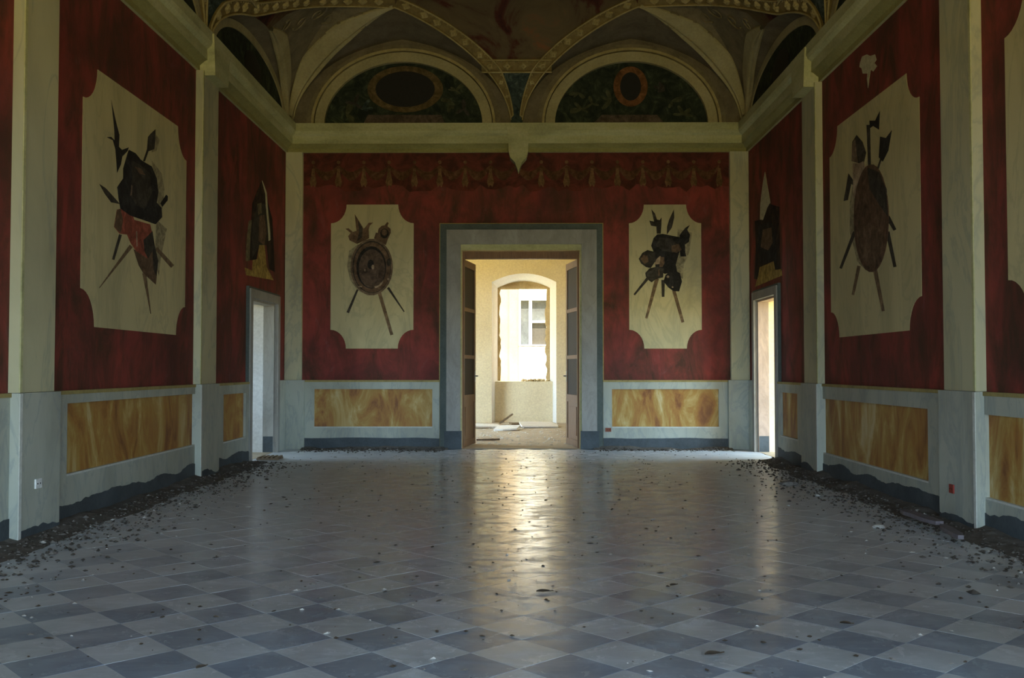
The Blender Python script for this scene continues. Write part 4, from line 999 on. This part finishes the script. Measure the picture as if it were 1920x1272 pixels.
MB().prism([(ix0, wz + .066)] + [(u, v - 0.004) for u, v in arch_line(ix0, ix1, isp, icr)] + [(ix1, wz + .066)], wf, -0.02, 0.02).build('tympanum', 'pale_stone', win)
rj = random.Random(5)
def ragged(x0, w_, sgn):
    P1, n = [], 22
    for i in range(n + 1):
        z = zsill + (wz - zsill) * i / n; P1.append((x0 + sgn * (w_ + rj.uniform(-0.03, 0.02)), z))
    return [(x0, zsill)] + P1 + [(x0, wz)]
MB().prism(ragged(ix0, 0.065, 1), wf, 0, 0.07).build('frame_jamb', 'pale_stone', win)
MB().prism(ragged(ix1, 0.10, -1), wf, 0, 0.07).build('frame_jamb', 'pale_stone', win)
def chunk(r, sx, sy, sz):
    """irregular broken lump (a squashed, dented octahedron-sphere)"""
    V = [Vector(p) for p in ((1, 0, 0), (-1, 0, 0), (0, 1, 0), (0, -1, 0), (0, 0, 1), (0, 0, -1))]
    return [Vector((p.x * sx, p.y * sy, p.z * sz)) * r.uniform(0.65, 1.2) for p in V], [(0, 2, 4), (2, 1, 4), (1, 3, 4), (3, 0, 4), (2, 0, 5), (1, 2, 5), (3, 1, 5), (0, 3, 5)]
smb = MB(); rs = random.Random(8)
for i in range(60):
    V, Fc = chunk(rs, 0.04, 0.05, 0.03); c = far(rs.uniform(nc - 0.12, ix1 - 0.05) + rs.gauss(0, 0.03), zsill + 0.012 + rs.random() * 0.04, -rs.uniform(0.36, NB)); smb.add([p + c for p in V], Fc)
tag(smb.build('sill_rubble', 'pale_stone'), 'crumbled masonry bits lying on the sill of the arched window', 'rubble', kind='stuff')
# small rooms behind the side doors
def annex(nm, sgn, mat, floor_mat, X0, yc0, yc1):
    X1 = X0 + sgn * 1.9; a, b = sorted((X0, X1)); zt = 3.3
    struct(MB().box(a, b, yc0, yc1, -0.15, 0.0).build('floor_%s_room' % nm, floor_mat)); struct(MB().box(a, b, yc0, yc1, zt, zt + 0.15).build('ceiling_%s_room' % nm, mat))
    struct(MB().box(a, b, yc0 - 0.15, yc0, -0.15, zt).build('wall_%s_room_front' % nm, mat)); struct(MB().box(a, b, yc1, yc1 + 0.15, -0.15, zt).build('wall_%s_room_end' % nm, mat))
    struct(MB().ring(rect(yc0 - 0.15, yc1 + 0.15, -0.15, zt + 0.15), (rect(12.6, 13.6, 1.0, 2.6) if sgn < 0 else rect(11.7, 14.5, 0.2, 3.1)), lambda u, v, o: Vector((X1 + sgn * o, u, v)), 0, 0.3).build('wall_%s_room_outer' % nm, mat))
annex('left', -1, 'room_white', 'room_floor', XL - WT, 11.2, 14.9)
annex('right', 1, 'room_cream', 'room_floor', XR + WT, 11.2, 14.9)
# ------------------------------------------------------------------ sunlit building across the court
FB = 29.0
fb = lambda u, v, o=0.0: Vector((u, FB - o, v))
bl = thing('facade_building', (0.3, FB, -4.0), 'sunlit pale building with a white framed window seen through the far arched window', 'building')
MB().prism(rect(-9, 9, -4, 20), fb, -0.4, 0).build('facade_wall', 'facade_peach', bl)
px_ = lambda x, y: pB(x, y, FB)
a0, a1 = px_(973, 600)[0], px_(1027, 600)[0]; z1, z0 = px_(990, 557)[1], px_(990, 649)[1]
MB().prism(rect(a0, a1 + 0.9, px_(990, 716)[1] - 1.0, z0 - 0.02), fb, 0.001, 0.08).build('spandrel_panel', 'facade_white', bl)
MB().prism(rect(a0, a1 + 0.9, z1 + 0.10, z1 + 1.2), fb, 0.001, 0.08).build('spandrel_panel', 'facade_white', bl)
MB().prism(rect(px_(955, 600)[0], px_(972, 600)[0], -4, 8), fb, 0.001, 0.05).build('facade_pilaster', 'facade_peach', bl)
wd = MB().ring(rect(a0, a1, z0, z1 + 0.08), rect(px_(976, 600)[0], px_(1024, 600)[0], px_(990, 647)[1], px_(990, 564)[1]), fb, 0.001, 0.12).build('window', 'window_white', bl)
MB().prism(rect(px_(992, 600)[0], px_(997, 600)[0], px_(990, 647)[1], px_(990, 564)[1]), fb, 0.001, 0.11).build('mullion', 'window_white', wd)
MB().prism(rect(px_(997, 600)[0], px_(1024, 600)[0], px_(990, 606)[1], px_(990, 602)[1]), fb, 0.001, 0.11).build('glazing_bar', 'window_white', wd)
MB().prism(rect(px_(976, 600)[0], px_(992, 600)[0], px_(990, 647)[1], px_(990, 564)[1]), fb, 0.001, 0.03).build('pane', 'window_glass', wd)
MB().prism(rect(px_(997, 600)[0], px_(1024, 600)[0], px_(990, 602)[1], px_(990, 564)[1]), fb, 0.001, 0.03).build('pane', 'window_glass', wd)
MB().prism(rect(px_(997, 600)[0], px_(1024, 600)[0], px_(990, 647)[1], px_(990, 606)[1]), fb, 0.001, 0.05).build('blind', 'window_shutter', wd)
struct(MB().box(fxl - 0.5, fxr + 0.5, FY0 - 0.2, FY1 + 0.7, fzt + 0.21, 12.0).build('wall_sky_blocker', 'facade_peach'), 'added unseen block over the far room that keeps sky light off the facade')  # unseen block, added to cut the sky light reaching the facade
for sg in (-9.3, 9.0): struct(MB().box(sg, sg + 0.3, FY1 + 0.7, FB, -4.0, 16).build('wall_court_blocker', 'facade_peach'), 'added unseen end wall that shuts sky light out of the court')  # unseen ends, added to close the court against sky light
struct(MB().box(-9, 9, FY1 + 0.8, FB, -4.2, -4.0).build('ground', 'courtyard_gravel'))

# ------------------------------------------------------------------ debris in the far room
def slab(name, cx, cy, w_, d_, t, rz, z, mat, label, cat, group=None, tilt=(0, 0), bev=0):
    r = random.Random(label); P = []
    for sx, sy in ((-1, -1), (-0.2, -1.06), (0.5, -0.95), (1, -0.9), (1.04, 0.1), (0.9, 1), (0.1, 1.05), (-0.9, 0.95), (-1.05, 0.0)):
        P.append((sx * w_ / 2 * r.uniform(0.92, 1.05), sy * d_ / 2 * r.uniform(0.9, 1.06)))
    mb = MB().prism(P, lambda u, v, o: Vector((u, v, o)), 0, t)
    Mx = Matrix.Translation((cx, cy, z)) @ Matrix.Rotation(rz, 4, 'Z') @ Euler((tilt[0], tilt[1], 0)).to_matrix().to_4x4()
    mb.v = [Mx @ p for p in mb.v]
    lo = min(p.z for p in mb.v); mb.v = [p + Vector((0, 0, z - lo)) for p in mb.v]
    return tag(mb.build(name, mat), label, cat, group)
def bar_obj(name, p, q, wid, th, mat, label, cat, group=None):
    p, q = Vector(p), Vector(q); d = (q - p); ln = d.length; d.normalize(); s = d.cross(Vector((0, 0, 1))).normalized(); u = s.cross(d)
    mb = MB(); n = 6; rr = random.Random(label); rows = []
    for i in range(n + 1):
        c = p + d * ln * i / n; a = wid / 2 * rr.uniform(0.85, 1.1); b = th / 2 * rr.uniform(0.85, 1.1)
        if i in (0, n): a *= 0.6
        rows.append([c - s * a - u * b, c + s * a - u * b, c + s * a + u * b, c - s * a + u * b, c - s * a - u * b])
    mb.grid(rows); mb.add(rows[0][:4], [(0, 1, 2, 3)]); mb.add(rows[-1][:4], [(0, 1, 2, 3)])
    return tag(mb.build(name, mat), label, cat, group)
x, y = pF(1008, 801); slab('fallen_board', x, y, 0.80, 0.9, 0.03, 0.15, 0.002, 'board_white', 'broken white board lying tilted on the far room floor, rightmost', 'board', 'fallen boards in the far room', (0.06, 0.03))
x, y = pF(952, 807); slab('fallen_board', x, y, 0.46, 0.50, 0.03, -0.2, 0.002, 'board_white', 'small white board in the middle of the far room floor', 'board', 'fallen boards in the far room', (0.10, -0.03))
x, y = pF(908, 803); slab('fallen_board', x, y, 0.70, 0.35, 0.03, 0.25, 0.002, 'board_white', 'long white board half hidden by the left door leaf', 'board', 'fallen boards in the far room', (0.12, 0.05))
x, y = pF(975, 797); slab('fallen_board', x, y, 0.5, 0.25, 0.025, 0.4, 0.002, 'old_wood', 'brown board under the white boards in the far room', 'board', 'fallen boards in the far room', (0.05, 0.03))
x, y = pF(938, 797); bar_obj('broken_stick', (x - 0.02, y, 0.03), (x + 0.28, y + 0.05, 0.24), 0.06, 0.04, 'old_wood', 'dark broken stick of wood leaning up from the boards', 'stick')
x, y = pF(915, 827); bar_obj('wood_splinter', (x - 0.2, y, 0.018), (x + 0.2, y + 0.10, 0.020), 0.05, 0.03, 'old_wood', 'thin dark splinter on the floor just past the threshold', 'stick')
dm = MB(); r = random.Random(21)
for i in range(260):
    V, Fc = chunk(r, r.uniform(0.01, 0.035), r.uniform(0.01, 0.035), r.uniform(0.006, 0.016)); c = Vector((r.uniform(-0.8, 0.9), r.uniform(FY0 + 0.1, FY1 - 0.2), 0.004)); dm.add([p + c for p in V], Fc, 0)
tag(dm.build('plaster_crumbs', ['board_white']), 'pale plaster crumbs scattered over the far room floor', 'rubble', kind='stuff')

# ------------------------------------------------------------------ rubble and dirt along the walls of the hall
def scree(name, fn3, u0, u1, width, n, seed, label):
    """fn3(u, d) -> floor point at distance d from the wall"""
    r = random.Random(seed); mb = MB()
    def hgt(u, d):
        q = noise.noise(Vector((u * 1.7 + seed, d * 2.5, 0.3))) + 0.5 * noise.noise(Vector((u * 5.0, d * 6.0, seed)))
        return max(-0.01, (0.042 + 0.040 * q) * (1 - d / (width * (0.75 + 0.5 * noise.noise(Vector((u * 1.1, seed, 0)))))) - 0.008)
    nu = int((u1 - u0) / 0.09); nd = 9
    mb.grid([[fn3(u0 + (u1 - u0) * i / nu, width * 1.2 * j / nd) + Vector((0, 0, hgt(u0 + (u1 - u0) * i / nu, width * 1.2 * j / nd) + r.uniform(0, 0.006) * (j < 6))) for j in range(nd + 1)] for i in range(nu + 1)], 0)
    for i in range(n):
        u = r.uniform(u0 + 0.05, u1 - 0.05); d = 0.08 + abs(r.gauss(0, width * 0.72)); s = r.uniform(0.005, 0.018) * (1.6 if r.random() < 0.06 else 1)
        V, Fc = chunk(r, s * r.uniform(0.7, 1.5), s * r.uniform(0.7, 1.5), s * 0.6); Rm = Euler((0, 0, r.random() * 6)).to_matrix()
        c = fn3(u, d) + Vector((0, 0, max(0, hgt(u, d)) + s * 0.3)); q = r.random()
        mb.add([Rm @ p + c for p in V], Fc, 1 if q < 0.70 else (2 if q < 0.985 else 3))
    return tag(mb.build(name, ['dirt', 'rubble_dark', 'rubble_grey', 'rubble_pale']), label, 'rubble', kind='stuff')
scree('rubble_drift', lambda u, d: Vector((XL + 0.05 + d, u, 0)), 3.0, ly0 - 0.1, 0.45, 2600, 11, 'dark grit and plaster crumbs heaped along the left wall')
scree('rubble_drift', lambda u, d: Vector((XR - 0.05 - d, u, 0)), 3.0, ry0 - 0.1, 0.48, 2600, 12, 'dark grit and plaster crumbs heaped along the right wall')
scree('rubble_drift', lambda u, d: Vector((u, D - 0.05 - d, 0)), XL + 0.3, d1l - 0.2, 0.30, 900, 13, 'thin line of grit along the end wall left of the doorway')
scree('rubble_drift', lambda u, d: Vector((u, D - 0.05 - d, 0)), d1r + 0.2, XR - 0.3, 0.20, 600, 14, 'thin line of grit along the end wall right of the doorway')
lm = MB(); r = random.Random(31)
for i in range(900):
    y = 3.6 + 11.2 * r.random() ** 1.25; x = r.uniform(XL + 0.5, XR - 0.5); s = r.uniform(0.004, 0.017)
    V, Fc = chunk(r, s * r.uniform(0.6, 1.9), s * r.uniform(0.6, 1.2), min(0.006, s * 0.4)); Rm = Euler((0, 0, r.random() * 6)).to_matrix(); q = r.random()
    lm.add([Rm @ p + Vector((x, y, 0.003)) for p in V], Fc, 0 if q < 0.72 else (1 if q < 0.86 else 2))
tag(lm.build('floor_litter', ['leaf_brown', 'rubble_grey', 'rubble_pale']), 'dry leaf crumbs and plaster specks scattered over the tiled floor', 'litter', kind='stuff')
# larger pieces
def lump(px, py, s, mat, label, cat='plaster chunk', z=0.0):
    r = random.Random(label); x, y = pF(px, py, z); mb = MB(); n = 10
    rows = []
    for i in range(4):
        h = (0.0, 0.4, 0.8, 1.0)[i]; k = (0.9, 1.05, 0.7, 0.15)[i]
        rows.append([Vector((x + s * k * r.uniform(0.75, 1.15) * math.cos(2 * PI * j / n), y + s * 0.8 * k * r.uniform(0.75, 1.15) * math.sin(2 * PI * j / n), z + s * 0.5 * h)) for j in range(n)])
        rows[-1].append(rows[-1][0])
    mb.grid(rows); mb.add(rows[-1][:n], [list(range(n))]); mb.add(rows[0][:n], [list(range(n))])
    return tag(mb.build('plaster_chunk', mat), label, cat)
lump(306, 914, 0.055, 'rubble_pale', 'pale plaster chunk in the grit beside the left wall, below the marbled panel')
lump(1648, 990, 0.055, 'rubble_pale', 'pale plaster flake lying off the right wall in front of the grit')
lump(1479, 910, 0.10, 'rubble_grey', 'greyish rubble lump on the floor near the right side door')
lump(521, 841, 0.06, 'rubble_pale', 'small pale stone in the back left corner')
def floor_plank(name, pa, pb, wid, th, mat, label, cat='plank', lift=0.045):
    a, b = pF(*pa), pF(*pb)
    return bar_obj(name, (a[0], a[1], lift), (b[0], b[1], lift), wid, th, mat, label, cat)
floor_plank('broken_plank', (1694, 976), (1762, 1000), 0.10, 0.03, 'purple_wood', 'greyish purple broken plank in the grit along the right wall', lift=0.075)
floor_plank('broken_plank', (1768, 1002), (1802, 1024), 0.07, 0.03, 'purple_wood', 'short greyish plank end beside the right pilaster foot', lift=0.06)
floor_plank('broken_plank', (76, 985), (132, 975), 0.05, 0.03, 'purple_wood', 'thin greyish lath in the grit at the left pilaster foot', lift=0.055)
# slatted grate on the floor by the left side door
gx, gy = pF(506, 862); gr = thing('floor_grate', (gx, gy, 0.004), 'small slatted wooden grate lying by the left side door', 'grate')
for i in range(5):
    MB().box(gx - 0.13 + i * 0.06, gx - 0.13 + i * 0.06 + 0.028, gy - 0.16, gy + 0.16, 0.03, 0.048).build('slat', 'old_wood', gr)
for yy in (-0.12, 0.12): MB().box(gx - 0.15, gx + 0.15, gy + yy - 0.02, gy + yy + 0.02, 0.004, 0.03).build('cross_bar', 'old_wood', gr)
def leaf_obj(px, py, ln, rz, label):
    x, y = pF(px, py); n = 8; top = []
    A = [(ln * (i / n - 0.5), 0.28 * ln * math.sin(PI * i / n)) for i in range(n + 1)]
    rows = []
    for (u, wv) in A: rows.append([Vector((u, -wv, 0.012 + 0.10 * wv)), Vector((u, 0, 0.006 + 0.03 * abs(u))), Vector((u, wv, 0.014 + 0.12 * wv))])
    mb = MB().grid(rows); mb.tube([Vector((ln * 0.48, 0, 0.010)), Vector((ln * 0.8, ln * 0.08, 0.010))], 0.003, 5)
    R = Matrix.Translation((x, y, 0)) @ Matrix.Rotation(rz, 4, 'Z'); mb.v = [R @ p for p in mb.v]
    return tag(mb.build('dead_leaf', 'leaf_brown', smooth=True), label, 'leaf', 'dead leaves on the floor')
leaf_obj(1336, 1230, 0.075, 0.3, 'dry brown leaf on the pale tile near the bottom edge right of centre')
leaf_obj(1018, 1112, 0.075, 0.1, 'dark leaf clump in the bright reflection on the floor')
leaf_obj(376, 1255, 0.042, 0.8, 'dry leaf near the bottom left corner of the floor')
leaf_obj(1585, 1172, 0.05, -0.3, 'dry leaf on the dark tiles at the lower right')
leaf_obj(1262, 1100, 0.045, 0.5, 'small dry leaf right of the floor reflection')

# ------------------------------------------------------------------ sockets
def socket(fn, u, v, w_, h_, off, mat, label):
    g = thing('wall_socket', fn(u, v - h_ / 2, off), label, 'socket')
    MB().prism(rect(u - w_ / 2, u + w_ / 2, v - h_ / 2, v + h_ / 2), fn, off, off + 0.012).build('plate', mat, g)
    for d in (-0.22, 0.22): MB().prism(ellipse(u + d * w_, v, w_ * 0.07, w_ * 0.07, 10), fn, off + 0.012, off + 0.0135).build('socket_hole', 'socket_hole', g)
u, v = pS(70, 907, XL + PO + 0.03); socket(left, u, v, 0.09, 0.07, PO + 0.031, 'socket_white', 'white socket plate low on the left pilaster pedestal')
u, v = pS(1786, 917, XR - PO - 0.03); socket(right, u, v, 0.075, 0.07, PO + 0.031, 'socket_red', 'dark red socket box low on the right pilaster pedestal')
u, v = pB(1140, 806); socket(back, u, v, 0.09, 0.06, 0.046, 'brick_red', 'reddish brown socket box beside the plinth of the central doorway')
